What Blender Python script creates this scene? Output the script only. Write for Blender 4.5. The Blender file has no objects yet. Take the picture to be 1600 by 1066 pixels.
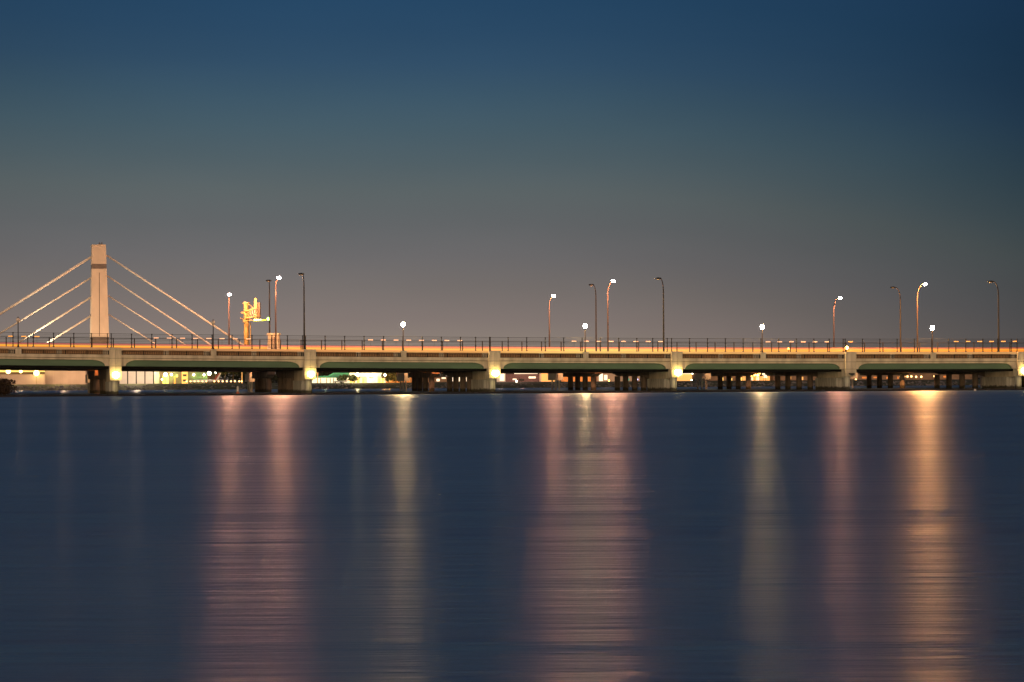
import bpy, bmesh, math, random
from mathutils import Vector, Matrix
R = random.Random(7)

# ------------------------------------------------------------------ camera
F = 2222.2            # focal length in photo pixels (1600 wide)
ROLL = 0.0055
CAMZ = 1.8
sc = bpy.context.scene
cam_d = bpy.data.cameras.new('camera')
cam = bpy.data.objects.new('camera', cam_d)
sc.collection.objects.link(cam)
cam_d.sensor_width = 36.0
cam_d.lens = 50.0
cam_d.shift_y = 62.0 / 1600.0
cam_d.clip_end = 9000.0
cam.location = (0, 0, CAMZ)
cam.rotation_euler = (math.pi / 2, ROLL, 0)
sc.camera = cam

# ------------------------------------------------------------------ exposure
sc.view_settings.view_transform = 'Standard'
sc.view_settings.look = 'None'
sc.view_settings.exposure = 0.0
sc.view_settings.gamma = 1.0
sc.cycles.use_denoising = True
sc.cycles.sample_clamp_indirect = 4.0
sc.cycles.max_bounces = 6
sc.cycles.caustics_reflective = False

# ------------------------------------------------------------------ sky after sunset
def srgb(r, g, b):
    f = lambda c: (c / 255.0) / 12.92 if c / 255.0 <= 0.04045 else ((c / 255.0 + 0.055) / 1.055) ** 2.4
    return (f(r), f(g), f(b), 1.0)

world = bpy.data.worlds.new('World')
sc.world = world
world.use_nodes = True
wn, wl = world.node_tree.nodes, world.node_tree.links
wn.clear()
w_out = wn.new('ShaderNodeOutputWorld')
w_tc = wn.new('ShaderNodeTexCoord')
w_sep = wn.new('ShaderNodeSeparateXYZ')
wl.new(w_tc.outputs['Generated'], w_sep.inputs[0])
w_ramp = wn.new('ShaderNodeValToRGB')
w_ramp.color_ramp.interpolation = 'EASE'
els = w_ramp.color_ramp.elements
SKY = [(0.0, (158, 142, 130)), (0.0247, (145, 132, 122)), (0.0427, (134, 122, 117)), (0.0651, (121, 114, 111)), (0.0874, (109, 107, 108)), (0.1096, (99, 102, 104)),
       (0.1316, (92, 101, 103)), (0.1534, (80, 96, 103)), (0.175, (69, 91, 103)), (0.1963, (59, 85, 103)), (0.2173, (49, 78, 103)), (0.238, (42, 73, 101)),
       (0.26, (37, 70, 100)), (0.40, (27, 66, 112)), (0.8, (26, 62, 110))]
els[0].position, els[0].color = SKY[0][0], srgb(*SKY[0][1])
els[1].position, els[1].color = SKY[-1][0], srgb(*SKY[-1][1])
for p, c in SKY[1:-1]:
    e = els.new(p); e.color = srgb(*c)
w_ramp.color_ramp.interpolation = 'LINEAR'
# the afterglow sinks towards the right: the gradient is lower there
w_px = wn.new('ShaderNodeMath'); w_px.operation = 'MAXIMUM'; w_px.inputs[1].default_value = 0.0
wl.new(w_sep.outputs['X'], w_px.inputs[0])
w_p2 = wn.new('ShaderNodeMath'); w_p2.operation = 'MULTIPLY'
wl.new(w_px.outputs[0], w_p2.inputs[0]); wl.new(w_px.outputs[0], w_p2.inputs[1])
w_ze = wn.new('ShaderNodeMath'); w_ze.operation = 'MULTIPLY_ADD'; w_ze.inputs[1].default_value = 0.45
wl.new(w_p2.outputs[0], w_ze.inputs[0]); wl.new(w_sep.outputs['Z'], w_ze.inputs[2])
wl.new(w_ze.outputs[0], w_ramp.inputs[0])
# dimmer to the sides of the afterglow
w_az = wn.new('ShaderNodeMath'); w_az.operation = 'SUBTRACT'; w_az.inputs[1].default_value = -0.12
wl.new(w_sep.outputs['X'], w_az.inputs[0])
w_sq = wn.new('ShaderNodeMath'); w_sq.operation = 'MULTIPLY'
wl.new(w_az.outputs[0], w_sq.inputs[0]); wl.new(w_az.outputs[0], w_sq.inputs[1])
w_f = wn.new('ShaderNodeMapRange')
w_f.inputs['From Min'].default_value = 0.0; w_f.inputs['From Max'].default_value = 0.21
w_f.inputs['To Min'].default_value = 1.0; w_f.inputs['To Max'].default_value = 0.50
wl.new(w_sq.outputs[0], w_f.inputs['Value'])
w_mul = wn.new('ShaderNodeMix'); w_mul.data_type = 'RGBA'; w_mul.blend_type = 'MULTIPLY'
w_mul.inputs['Factor'].default_value = 1.0
wl.new(w_ramp.outputs[0], w_mul.inputs['A']); wl.new(w_f.outputs[0], w_mul.inputs['B'])
# the western afterglow behind the viewer
w_back = wn.new('ShaderNodeMapRange')
w_back.inputs['From Min'].default_value = 0.1; w_back.inputs['From Max'].default_value = -1.0
w_back.inputs['To Min'].default_value = 0.0; w_back.inputs['To Max'].default_value = 1.0
wl.new(w_sep.outputs['Y'], w_back.inputs['Value'])
w_low = wn.new('ShaderNodeMapRange')
w_low.inputs['From Min'].default_value = 0.6; w_low.inputs['From Max'].default_value = 0.0
w_low.inputs['To Min'].default_value = 0.0; w_low.inputs['To Max'].default_value = 1.0
wl.new(w_sep.outputs['Z'], w_low.inputs['Value'])
w_bm = wn.new('ShaderNodeMath'); w_bm.operation = 'MULTIPLY'
wl.new(w_back.outputs[0], w_bm.inputs[0]); wl.new(w_low.outputs[0], w_bm.inputs[1])
w_add = wn.new('ShaderNodeMix'); w_add.data_type = 'RGBA'; w_add.blend_type = 'ADD'
w_add.inputs['B'].default_value = (3.0, 2.0, 1.12, 1)
wl.new(w_bm.outputs[0], w_add.inputs['Factor']); wl.new(w_mul.outputs['Result'], w_add.inputs['A'])
w_map = wn.new('ShaderNodeMapping'); w_map.inputs['Scale'].default_value = (1.0, 1.0, 3.5)
w_nz = wn.new('ShaderNodeTexNoise'); w_nz.inputs['Scale'].default_value = 2.2; w_nz.inputs['Detail'].default_value = 5
wl.new(w_tc.outputs['Generated'], w_map.inputs[0]); wl.new(w_map.outputs[0], w_nz.inputs['Vector'])
w_nr = wn.new('ShaderNodeMapRange'); w_nr.inputs['From Min'].default_value = 0.3; w_nr.inputs['From Max'].default_value = 0.7
w_nr.inputs['To Min'].default_value = 0.90; w_nr.inputs['To Max'].default_value = 1.04
wl.new(w_nz.outputs[0], w_nr.inputs['Value'])
w_m3 = wn.new('ShaderNodeMix'); w_m3.data_type = 'RGBA'; w_m3.blend_type = 'MULTIPLY'; w_m3.inputs['Factor'].default_value = 1.0
wl.new(w_add.outputs['Result'], w_m3.inputs['A']); wl.new(w_nr.outputs[0], w_m3.inputs['B'])
w_bg = wn.new('ShaderNodeBackground'); w_bg.inputs['Strength'].default_value = 1.03
wl.new(w_m3.outputs['Result'], w_bg.inputs['Color'])
# the physical twilight sky with the sun below the horizon, a faint share of the light
w_sky = wn.new('ShaderNodeTexSky'); w_sky.sky_type = 'NISHITA'; w_sky.sun_disc = False
w_sky.sun_elevation = math.radians(-4.0); w_sky.sun_rotation = math.radians(180.0)
w_bg2 = wn.new('ShaderNodeBackground'); w_bg2.inputs['Strength'].default_value = 0.05
wl.new(w_sky.outputs[0], w_bg2.inputs['Color'])
w_sum = wn.new('ShaderNodeAddShader')
wl.new(w_bg.outputs[0], w_sum.inputs[0]); wl.new(w_bg2.outputs[0], w_sum.inputs[1])
wl.new(w_sum.outputs[0], w_out.inputs['Surface'])

# ------------------------------------------------------------------ photo pixel to place
def unroll(px, py):
    dx, dy = px - 800.0, py - 595.0
    return dx - ROLL * dy, dy + ROLL * dx
def at(px, py, Y):
    dx, dy = unroll(px, py)
    return Vector((dx / F * Y, Y, CAMZ - dy / F * Y))
TH = math.atan(0.134); CO, SI = math.cos(TH), math.sin(TH)
D0 = 222.0; SK = -0.3825
def P(u, d, z):
    """bridge frame: u metres along its front, d metres back along the skewed bents"""
    return Vector((u * CO + SK * d, D0 + u * SI + d, z))
def U(px, d=0.0, py=560.0):
    t = unroll(px, py)[0] / F
    return (t * (D0 + d) - SK * d) / (CO - t * SI)
def ZT(u):
    return 4.377e-5 * u * u - 8.171e-3 * u + 6.460
def ZP(px, py, d=0.0):
    u = U(px, d, py); Y = P(u, d, 0).y
    return CAMZ - unroll(px, py)[1] / F * Y

# ------------------------------------------------------------------ mesh helpers
class MB:
    def __init__(s): s.v, s.f = [], []
    def add(s, vs, fs):
        o = len(s.v); s.v += [Vector(v) for v in vs]; s.f += [tuple(i + o for i in f) for f in fs]
        return s
    def hexa(s, c):   # 8 corners: bottom 4 ccw then top 4
        return s.add(c, [(3, 2, 1, 0), (4, 5, 6, 7), (0, 1, 5, 4), (1, 2, 6, 5), (2, 3, 7, 6), (3, 0, 4, 7)])
    def box(s, x0, x1, y0, y1, z0, z1):
        return s.hexa([(x0, y0, z0), (x1, y0, z0), (x1, y1, z0), (x0, y1, z0), (x0, y0, z1), (x1, y0, z1), (x1, y1, z1), (x0, y1, z1)])
    def bbox(s, u0, u1, d0, d1, z0, z1, tz=None):  # box in the bridge frame; z may follow the grade
        g = (lambda u: ZT(u)) if tz else (lambda u: 0.0)
        return s.hexa([P(u0, d0, g(u0) + z0), P(u1, d0, g(u1) + z0), P(u1, d1, g(u1) + z0), P(u0, d1, g(u0) + z0),
                       P(u0, d0, g(u0) + z1), P(u1, d0, g(u1) + z1), P(u1, d1, g(u1) + z1), P(u0, d1, g(u0) + z1)])
    def sweep(s, us, d0, d1, z0, z1):
        n = len(us); vs = []; fs = []
        for u in us:
            t = ZT(u)
            vs += [P(u, d0, t + z0), P(u, d1, t + z0), P(u, d1, t + z1), P(u, d0, t + z1)]
        for i in range(n - 1):
            a, b = 4 * i, 4 * i + 4
            for k in range(4):
                fs.append((a + k, a + (k + 1) % 4, b + (k + 1) % 4, b + k))
        fs += [(0, 1, 2, 3), (4 * n - 1, 4 * n - 2, 4 * n - 3, 4 * n - 4)]
        return s.add(vs, fs)
    def prism(s, poly, off):   # polygon of world points, extruded by the vector off
        n = len(poly); off = Vector(off)
        vs = [Vector(p) for p in poly] + [Vector(p) + off for p in poly]
        fs = [tuple(range(n)), tuple(range(2 * n - 1, n - 1, -1))]
        fs += [(i, (i + 1) % n, (i + 1) % n + n, i + n) for i in range(n)]
        return s.add(vs, fs)
    def tube(s, pts, rs, seg=8):
        pts = [Vector(p) for p in pts]
        if not hasattr(rs, '__len__'): rs = [rs] * len(pts)
        vs, fs = [], []
        for i, p in enumerate(pts):
            a = pts[max(i - 1, 0)]; b = pts[min(i + 1, len(pts) - 1)]
            t = (b - a).normalized()
            ref = Vector((0, 1, 0)) if abs(t.y) < 0.8 else Vector((1, 0, 0))
            x = t.cross(ref).normalized(); y = t.cross(x)
            for k in range(seg):
                q = 2 * math.pi * k / seg
                vs.append(p + (x * math.cos(q) + y * math.sin(q)) * rs[i])
        for i in range(len(pts) - 1):
            for k in range(seg):
                a = i * seg + k; b = i * seg + (k + 1) % seg
                fs.append((a, b, b + seg, a + seg))
        fs.append(tuple(range(seg))); m = (len(pts) - 1) * seg
        fs.append(tuple(m + k for k in range(seg - 1, -1, -1)))
        return s.add(vs, fs)
    def lathe(s, c, prof, seg=12):   # profile of (r, z) about the vertical through c
        c = Vector(c); vs, fs = [], []
        for r, z in prof:
            for k in range(seg):
                q = 2 * math.pi * k / seg
                vs.append(c + Vector((r * math.cos(q), r * math.sin(q), z)))
        for i in range(len(prof) - 1):
            for k in range(seg):
                a = i * seg + k; b = i * seg + (k + 1) % seg
                fs.append((a, b, b + seg, a + seg))
        fs.append(tuple(range(seg))); m = (len(prof) - 1) * seg
        fs.append(tuple(m + k for k in range(seg - 1, -1, -1)))
        return s.add(vs, fs)
    def ball(s, c, rx, ry=None, rz=None, seg=12, rings=8):
        ry = ry or rx; rz = rz or rx; c = Vector(c); vs = []; fs = []
        for i in range(1, rings):
            a = math.pi * i / rings
            for k in range(seg):
                q = 2 * math.pi * k / seg
                vs.append(c + Vector((rx * math.sin(a) * math.cos(q), ry * math.sin(a) * math.sin(q), rz * math.cos(a))))
        vs += [c + Vector((0, 0, rz)), c - Vector((0, 0, rz))]; T = len(vs) - 2
        for i in range(rings - 2):
            for k in range(seg):
                a = i * seg + k; b = i * seg + (k + 1) % seg
                fs.append((a, b, b + seg, a + seg))
        for k in range(seg):
            fs.append((T, (k + 1) % seg, k)); m = (rings - 2) * seg
            fs.append((T + 1, m + k, m + (k + 1) % seg))
        return s.add(vs, fs)

WORG = {}
def place(o, org, parent):
    sc.collection.objects.link(o)
    org = Vector(org)
    if parent is not None:
        o.parent = parent; o.location = org - WORG[parent.name]
    else:
        o.location = org
    WORG[o.name] = org
    return o
def mesh(name, mb, mat, parent=None, org=None, smooth=False):
    if org is None:
        org = WORG[parent.name] if parent is not None else Vector((0, 0, 0))
    org = Vector(org)
    me = bpy.data.meshes.new(name)
    me.from_pydata([tuple(v - org) for v in mb.v], [], mb.f)
    bm = bmesh.new(); bm.from_mesh(me); bmesh.ops.recalc_face_normals(bm, faces=bm.faces); bm.to_mesh(me); bm.free()
    if smooth:
        me.shade_smooth()
    me.materials.append(mat)
    return place(bpy.data.objects.new(name, me), org, parent)
def thing(name, org, label, cat, group=None):
    o = bpy.data.objects.new(name, None); o.empty_display_size = 0.3
    place(o, org, None)
    return tag(o, label, cat, group)
def tag(o, label, cat, group=None, kind=None):
    if label: o['label'] = label
    if cat: o['category'] = cat
    if group: o['group'] = group
    if kind: o['kind'] = kind
    return o
def dup(o, parent, delta):
    """copy a thing with its parts; delta moves it"""
    c = o.copy(); sc.collection.objects.link(c)
    if parent is None:
        c.location = o.location + Vector(delta)
        WORG[c.name] = WORG[o.name] + Vector(delta)
    else:
        c.parent = parent
    for ch in list(o.children):
        dup(ch, c, (0, 0, 0))
    return c

# ------------------------------------------------------------------ materials
def nodes(name):
    m = bpy.data.materials.new(name); m.use_nodes = True
    n, l = m.node_tree.nodes, m.node_tree.links
    return m, n, l, n['Principled BSDF']
def solid(name, c, rough=0.7, metal=0.0, var=0.15, scale=1.5, stretch=(1, 1, 1), bump=0.0, c2=None, spots=None):
    m, n, l, b = nodes(name)
    tc = n.new('ShaderNodeTexCoord'); mp = n.new('ShaderNodeMapping'); mp.inputs['Scale'].default_value = stretch
    l.new(tc.outputs['Object'], mp.inputs[0])
    nz = n.new('ShaderNodeTexNoise'); nz.inputs['Scale'].default_value = scale; nz.inputs['Detail'].default_value = 6
    l.new(mp.outputs[0], nz.inputs['Vector'])
    r = n.new('ShaderNodeValToRGB')
    c2 = c2 or tuple(x * (1 - 2 * var) for x in c[:3]); hi = tuple(min(1, x * (1 + var)) for x in c[:3])
    r.color_ramp.elements[0].position = 0.3; r.color_ramp.elements[0].color = (*c2[:3], 1)
    r.color_ramp.elements[1].position = 0.7; r.color_ramp.elements[1].color = (*hi, 1)
    l.new(nz.outputs[0], r.inputs[0]); l.new(r.outputs[0], b.inputs['Base Color'])
    b.inputs['Roughness'].default_value = rough; b.inputs['Metallic'].default_value = metal
    if bump:
        bp = n.new('ShaderNodeBump'); bp.inputs['Strength'].default_value = bump; bp.inputs['Distance'].default_value = 0.05
        l.new(nz.outputs[0], bp.inputs['Height']); l.new(bp.outputs[0], b.inputs['Normal'])
    return m
def glow(name, c, s):
    m, n, l, b = nodes(name)
    b.inputs['Base Color'].default_value = (*c[:3], 1)
    b.inputs['Emission Color'].default_value = (*c[:3], 1); b.inputs['Emission Strength'].default_value = s
    return m

M = {}
M['concrete'] = solid('weathered_concrete', (0.52, 0.44, 0.34), 0.85, var=0.14, scale=0.7, stretch=(1, 1, 0.35), bump=0.2)
M['concrete_face'] = solid('fascia_concrete', (0.68, 0.56, 0.39), 0.85, var=0.17, scale=0.9, stretch=(1, 1, 0.3), bump=0.15)
M['concrete_dark'] = solid('stained_shaded_concrete', (0.24, 0.18, 0.13), 0.9, var=0.22, scale=1.0, stretch=(1.2, 1.2, 0.2), bump=0.3)  # darkened beyond its stains for the shade under the decks
M['concrete_wall'] = solid('lit_wall_concrete', (0.52, 0.43, 0.29), 0.85, var=0.2, scale=0.8, stretch=(1.2, 1.2, 0.25), bump=0.2)  # brighter copy: light on the front pier walls put into the colour
M['concrete_wet'] = solid('board_marked_concrete', (0.46, 0.43, 0.35), 0.85, var=0.24, scale=2.2, stretch=(1.6, 1.6, 0.12), bump=0.4)
def tide(m):
    # the dark weedy band that the tide leaves at the foot of the piers
    n, l = m.node_tree.nodes, m.node_tree.links
    b = n['Principled BSDF']; src_ = b.inputs['Base Color'].links[0].from_socket
    g = n.new('ShaderNodeNewGeometry'); sp_ = n.new('ShaderNodeSeparateXYZ'); l.new(g.outputs['Position'], sp_.inputs[0])
    nz = n.new('ShaderNodeTexNoise'); nz.inputs['Scale'].default_value = 1.7; nz.inputs['Detail'].default_value = 4; l.new(g.outputs['Position'], nz.inputs['Vector'])
    ma = n.new('ShaderNodeMath'); ma.operation = 'MULTIPLY_ADD'; ma.inputs[1].default_value = -0.7; l.new(nz.outputs[0], ma.inputs[0]); l.new(sp_.outputs['Z'], ma.inputs[2])
    mr = n.new('ShaderNodeMapRange'); mr.inputs['From Min'].default_value = 0.05; mr.inputs['From Max'].default_value = 0.30; l.new(ma.outputs[0], mr.inputs['Value'])
    mx = n.new('ShaderNodeMix'); mx.data_type = 'RGBA'; mx.inputs['A'].default_value = (0.05, 0.045, 0.03, 1)
    l.new(mr.outputs[0], mx.inputs['Factor']); l.new(src_, mx.inputs['B']); l.new(mx.outputs['Result'], b.inputs['Base Color'])
tide(M['concrete_wet']); tide(M['concrete_dark'])
M['panel'] = solid('brown_parapet_panel', (0.44, 0.25, 0.115), 0.85, var=0.12, scale=1.2, stretch=(1, 1, 3))
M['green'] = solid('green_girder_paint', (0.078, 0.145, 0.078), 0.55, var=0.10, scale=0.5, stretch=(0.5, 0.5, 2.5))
M['groove'] = solid('dark_joint', (0.10, 0.07, 0.05), 0.9)
M['asphalt'] = solid('asphalt', (0.055, 0.052, 0.05), 0.9, var=0.1, scale=3)
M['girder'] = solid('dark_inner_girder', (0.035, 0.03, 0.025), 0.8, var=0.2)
M['rail'] = solid('dark_bronze_metal', (0.016, 0.012, 0.010), 0.85, metal=0.0, var=0.1)
M['pole'] = solid('brown_painted_pole', (0.022, 0.016, 0.014), 0.8, metal=0.0, var=0.1)
M['pole_warm'] = solid('rust_brown_painted_pole', (0.04, 0.02, 0.012), 0.6, metal=0.0, var=0.1)
M['white_cable'] = solid('white_cable_sheath', (0.80, 0.72, 0.62), 0.45, var=0.04)
M['pylon'] = solid('pylon_concrete', (0.60, 0.47, 0.36), 0.8, var=0.07, scale=0.6, stretch=(1, 1, 0.5), bump=0.1)
M['pylon_band'] = solid('pylon_dark_band', (0.16, 0.12, 0.10), 0.8, var=0.1)
M['stone'] = solid('warm_stone', (0.62, 0.50, 0.34), 0.85, var=0.12, scale=1.5)
M['steel'] = solid('yellow_lit_steel', (0.30, 0.19, 0.05), 0.6, metal=0.0, var=0.1, scale=3)  # lamp yellow put into the steel's colour
M['plain_sign'] = solid('yellow_lit_sign_sheet', (0.32, 0.20, 0.05), 0.7, var=0.12, scale=1.2)  # sodium yellow of the lamplight put into the sheet's colour
M['rock'] = solid('grey_riprap', (0.16, 0.16, 0.155), 0.9, var=0.35, scale=0.45, bump=0.3)
M['grass'] = solid('bank_grass', (0.055, 0.065, 0.02), 0.95, var=0.3, scale=0.5)
M['ground'] = solid('airfield_ground', (0.07, 0.068, 0.06), 0.95, var=0.2, scale=0.05)
M['mud'] = solid('dark_mud', (0.02, 0.016, 0.012), 0.9, var=0.2, scale=1)
M['boom'] = solid('dark_rubber_boom', (0.014, 0.010, 0.008), 0.8, var=0.2, scale=1)
M['leaf'] = solid('dark_leaves', (0.045, 0.05, 0.018), 0.8, var=0.35, scale=1.2)
M['leaf_dry'] = solid('brown_bush_leaves', (0.050, 0.028, 0.014), 0.85, var=0.4, scale=1.5)
M['bark'] = solid('bark', (0.06, 0.04, 0.03), 0.9)
M['white'] = solid('white_paint', (0.74, 0.70, 0.64), 0.6, var=0.05, scale=0.4)
M['tan'] = solid('tan_stucco', (0.58, 0.44, 0.33), 0.85, var=0.08, scale=0.3)
M['mullion'] = solid('dark_mullion', (0.05, 0.045, 0.04), 0.7)
M['brick'] = solid('mauve_brick', (0.26, 0.15, 0.15), 0.9, var=0.25, scale=1.8, stretch=(1, 1, 3))
M['brown_wall'] = solid('brown_stucco', (0.28, 0.19, 0.13), 0.9, var=0.12, scale=0.5)
M['roof_green'] = solid('green_metal_roof', (0.05, 0.30, 0.16), 0.5, var=0.08, scale=0.6)
M['roof_dark'] = solid('dark_roof', (0.06, 0.05, 0.045), 0.8)
M['jet'] = solid('jet_white', (0.78, 0.76, 0.74), 0.35, var=0.03)
M['jet_red'] = solid('jet_tail_red', (0.45, 0.08, 0.05), 0.4, var=0.05)
M['buoy'] = solid('buoy_white', (0.75, 0.66, 0.56), 0.6, var=0.1)
M['buoy_red'] = solid('buoy_red', (0.5, 0.16, 0.08), 0.6, var=0.1)
M['black'] = solid('black_metal', (0.012, 0.011, 0.01), 0.5)

SOD = (1.0, 0.44, 0.23); WARM = (1.0, 0.66, 0.28)
M['sodium'] = glow('sodium_lamp_glow', SOD, 7000)
M['sodium2'] = glow('sodium_lamp_glow_strong', (1.0, 0.42, 0.13), 15000)
M['ped'] = glow('globe_lamp_glow', WARM, 2300)
M['ped2'] = glow('globe_lamp_glow_strong', (1.0, 0.56, 0.20), 2200)
M['globe_off'] = solid('frosted_globe', (0.75, 0.60, 0.48), 0.3, var=0.03)
M['flood'] = glow('flood_lamp_glow', (1.0, 0.78, 0.26), 24)
M['trail_amber'] = glow('amber_trail_glow', (1.0, 0.55, 0.32), 0.95)
M['trail_amber_hi'] = glow('amber_trail_glow_saturated', (1.0, 0.44, 0.10), 1.0)
M['win_y'] = glow('window_yellow', (1.0, 0.66, 0.16), 1.2)
M['win_w'] = glow('window_white', (1.0, 0.86, 0.62), 1.1)
M['wall_y'] = glow('lit_wall_yellow', (1.0, 0.50, 0.14), 0.75)  # floodlit yellow of walls and poles put in as emission
M['wall_o'] = glow('lit_wall_orange', (0.9, 0.30, 0.06), 0.45)  # orange lamplight on walls put in as emission
M['wall_w'] = glow('lit_hall_white', (1.0, 0.85, 0.58), 1.0)  # the hall's floodlit white put in as emission
M['lamp_w'] = glow('flood_white', (1.0, 0.9, 0.65), 16)
M['lamp_yg'] = glow('flood_yellow', (1.0, 0.82, 0.25), 9)
M['lamp_o'] = glow('flood_orange', (1.0, 0.45, 0.08), 12)
M['lamp_g'] = glow('lamp_green', (0.03, 0.9, 0.12), 6)
M['lamp_b'] = glow('lamp_blue', (0.35, 0.4, 1.0), 8)
M['teal'] = glow('lit_sign_teal', (0.0, 0.5, 0.34), 0.6)
M['bollard'] = glow('bollard_glow', (1.0, 0.55, 0.2), 5)
M['low_glow'] = glow('low_lamp_glow', (1.0, 0.5, 0.14), 45)
M['signal'] = glow('signal_green', (0.45, 1.0, 0.12), 16)
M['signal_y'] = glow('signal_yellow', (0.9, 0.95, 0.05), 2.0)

# added glowing strips for traffic trails and the cap's lit face: brightness varies along their length
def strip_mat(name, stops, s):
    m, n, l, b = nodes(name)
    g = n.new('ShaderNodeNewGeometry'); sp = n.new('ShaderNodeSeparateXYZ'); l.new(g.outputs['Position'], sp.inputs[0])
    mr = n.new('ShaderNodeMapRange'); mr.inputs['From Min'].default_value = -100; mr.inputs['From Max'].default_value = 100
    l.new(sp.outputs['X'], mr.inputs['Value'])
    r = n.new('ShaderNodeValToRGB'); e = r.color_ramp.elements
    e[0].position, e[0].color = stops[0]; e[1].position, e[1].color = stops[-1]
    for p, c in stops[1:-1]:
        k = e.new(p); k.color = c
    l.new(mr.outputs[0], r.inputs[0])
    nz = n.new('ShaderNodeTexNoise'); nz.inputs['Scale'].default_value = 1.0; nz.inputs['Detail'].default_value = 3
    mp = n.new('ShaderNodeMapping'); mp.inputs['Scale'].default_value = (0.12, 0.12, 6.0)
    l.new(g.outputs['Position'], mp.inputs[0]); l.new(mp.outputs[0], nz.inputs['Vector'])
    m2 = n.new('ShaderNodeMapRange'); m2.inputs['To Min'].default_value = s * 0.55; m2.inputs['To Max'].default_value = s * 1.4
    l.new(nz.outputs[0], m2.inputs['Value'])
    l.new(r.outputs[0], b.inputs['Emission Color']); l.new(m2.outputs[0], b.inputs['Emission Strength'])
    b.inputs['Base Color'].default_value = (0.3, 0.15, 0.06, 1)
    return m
M['trail_o'] = strip_mat('orange_traffic_trail', [(0.0, srgb(255, 150, 20)), (0.22, srgb(255, 150, 20)), (0.34, srgb(255, 176, 70)), (0.5, srgb(255, 175, 80)), (0.58, srgb(255, 205, 100)), (0.72, srgb(255, 170, 60)), (1.0, srgb(255, 140, 10))], 0.95)
M['trail_w'] = strip_mat('pale_traffic_trail', [(0.0, srgb(255, 190, 60)), (0.3, srgb(255, 196, 90)), (0.5, srgb(255, 190, 100)), (0.58, srgb(255, 225, 130)), (0.72, srgb(255, 190, 90)), (1.0, srgb(255, 165, 40))], 1.0)
M['trail_r'] = strip_mat('red_traffic_trail', [(0.0, srgb(120, 40, 70)), (0.25, srgb(170, 70, 80)), (0.4, srgb(215, 95, 85)), (0.6, srgb(240, 110, 90)), (0.75, srgb(190, 80, 70)), (1.0, srgb(110, 45, 60))], 1.1)

M['cap_glow'] = strip_mat('cap_painted_glow', [(0.0, srgb(150, 112, 76)), (0.25, srgb(160, 116, 78)), (0.34, srgb(222, 150, 88)), (0.46, srgb(240, 168, 90)), (0.56, srgb(255, 214, 120)), (0.66, srgb(240, 180, 100)), (0.8, srgb(205, 158, 98)), (1.0, srgb(215, 155, 88))], 0.80)  # lit tone of the parapet cap, painted as emission
def water_material():
    m, n, l, b = nodes('calm_water')
    b.inputs['Base Color'].default_value = (0.100, 0.200, 0.270, 1)
    b.inputs['IOR'].default_value = 1.33
    g = n.new('ShaderNodeNewGeometry')
    def noise(sx, sy, sc_, det, rough=0.6):
        mp = n.new('ShaderNodeMapping'); mp.inputs['Scale'].default_value = (sx, sy, 1)
        mp.inputs['Rotation'].default_value = (0, 0, 0.02)
        l.new(g.outputs['Position'], mp.inputs[0])
        z = n.new('ShaderNodeTexNoise'); z.inputs['Scale'].default_value = sc_; z.inputs['Detail'].default_value = det
        z.inputs['Roughness'].default_value = rough
        l.new(mp.outputs[0], z.inputs['Vector'])
        return z.outputs[0]
    a = noise(0.045, 1.0, 0.03, 15, 0.60)     # ripples of every size, smeared sideways
    c = noise(0.03, 0.35, 0.25, 4, 0.55)    # long calm and ruffled bands
    mr = n.new('ShaderNodeMapRange'); mr.inputs['From Min'].default_value = 0.3; mr.inputs['From Max'].default_value = 0.7
    mr.inputs['To Min'].default_value = -0.05; mr.inputs['To Max'].default_value = 0.05
    l.new(c, mr.inputs['Value'])
    # the water is calmer in the lee of the near shore
    sy = n.new('ShaderNodeSeparateXYZ'); l.new(g.outputs['Position'], sy.inputs[0])
    iv = n.new('ShaderNodeMath'); iv.operation = 'DIVIDE'; iv.inputs[0].default_value = 9.0; l.new(sy.outputs['Y'], iv.inputs[1])
    def ramp(v0, v1):
        q = n.new('ShaderNodeMapRange'); q.inputs['From Min'].default_value = 0.05; q.inputs['From Max'].default_value = 0.9
        q.inputs['To Min'].default_value = v0; q.inputs['To Max'].default_value = v1
        l.new(iv.outputs[0], q.inputs['Value']); return q.outputs[0]
    ad = n.new('ShaderNodeMath'); ad.operation = 'ADD'; l.new(mr.outputs[0], ad.inputs[0]); l.new(ramp(0.385, 0.325), ad.inputs[1])
    l.new(ad.outputs[0], b.inputs['Roughness'])
    l.new(ramp(0.66, 0.90), b.inputs['Anisotropic'])
    e = noise(0.22, 1.0, 1.6, 8, 0.62)      # shorter broken ripples
    b0_ = n.new('ShaderNodeBump'); b0_.inputs['Strength'].default_value = 1.0; b0_.inputs['Distance'].default_value = 0.05
    l.new(e, b0_.inputs['Height'])
    b1 = n.new('ShaderNodeBump'); b1.inputs['Strength'].default_value = 1.0; b1.inputs['Distance'].default_value = 2.0
    l.new(a, b1.inputs['Height']); l.new(b0_.outputs[0], b1.inputs['Normal'])
    l.new(b1.outputs[0], b.inputs['Normal'])
    tg = n.new('ShaderNodeCombineXYZ'); tg.inputs[1].default_value = 1.0
    l.new(tg.outputs[0], b.inputs['Tangent'])
    return m
M['water'] = water_material()

# ------------------------------------------------------------------ setting: water, far ground
w = MB(); w.add([(-900, -120, 0), (900, -120, 0), (900, 362, 0), (-900, 362, 0)], [(0, 1, 2, 3)])
tag(mesh('water', w, M['water']), 'dark blue calm water of the channel', 'water', kind='structure')
bed = MB(); bed.add([(-3500, -400, -3), (3500, -400, -3), (3500, 340, -3), (-3500, 340, -3)], [(0, 1, 2, 3)])
tag(mesh('channel_bed', bed, M['mud']), 'dark bed of the channel', 'ground', kind='structure')
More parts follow.
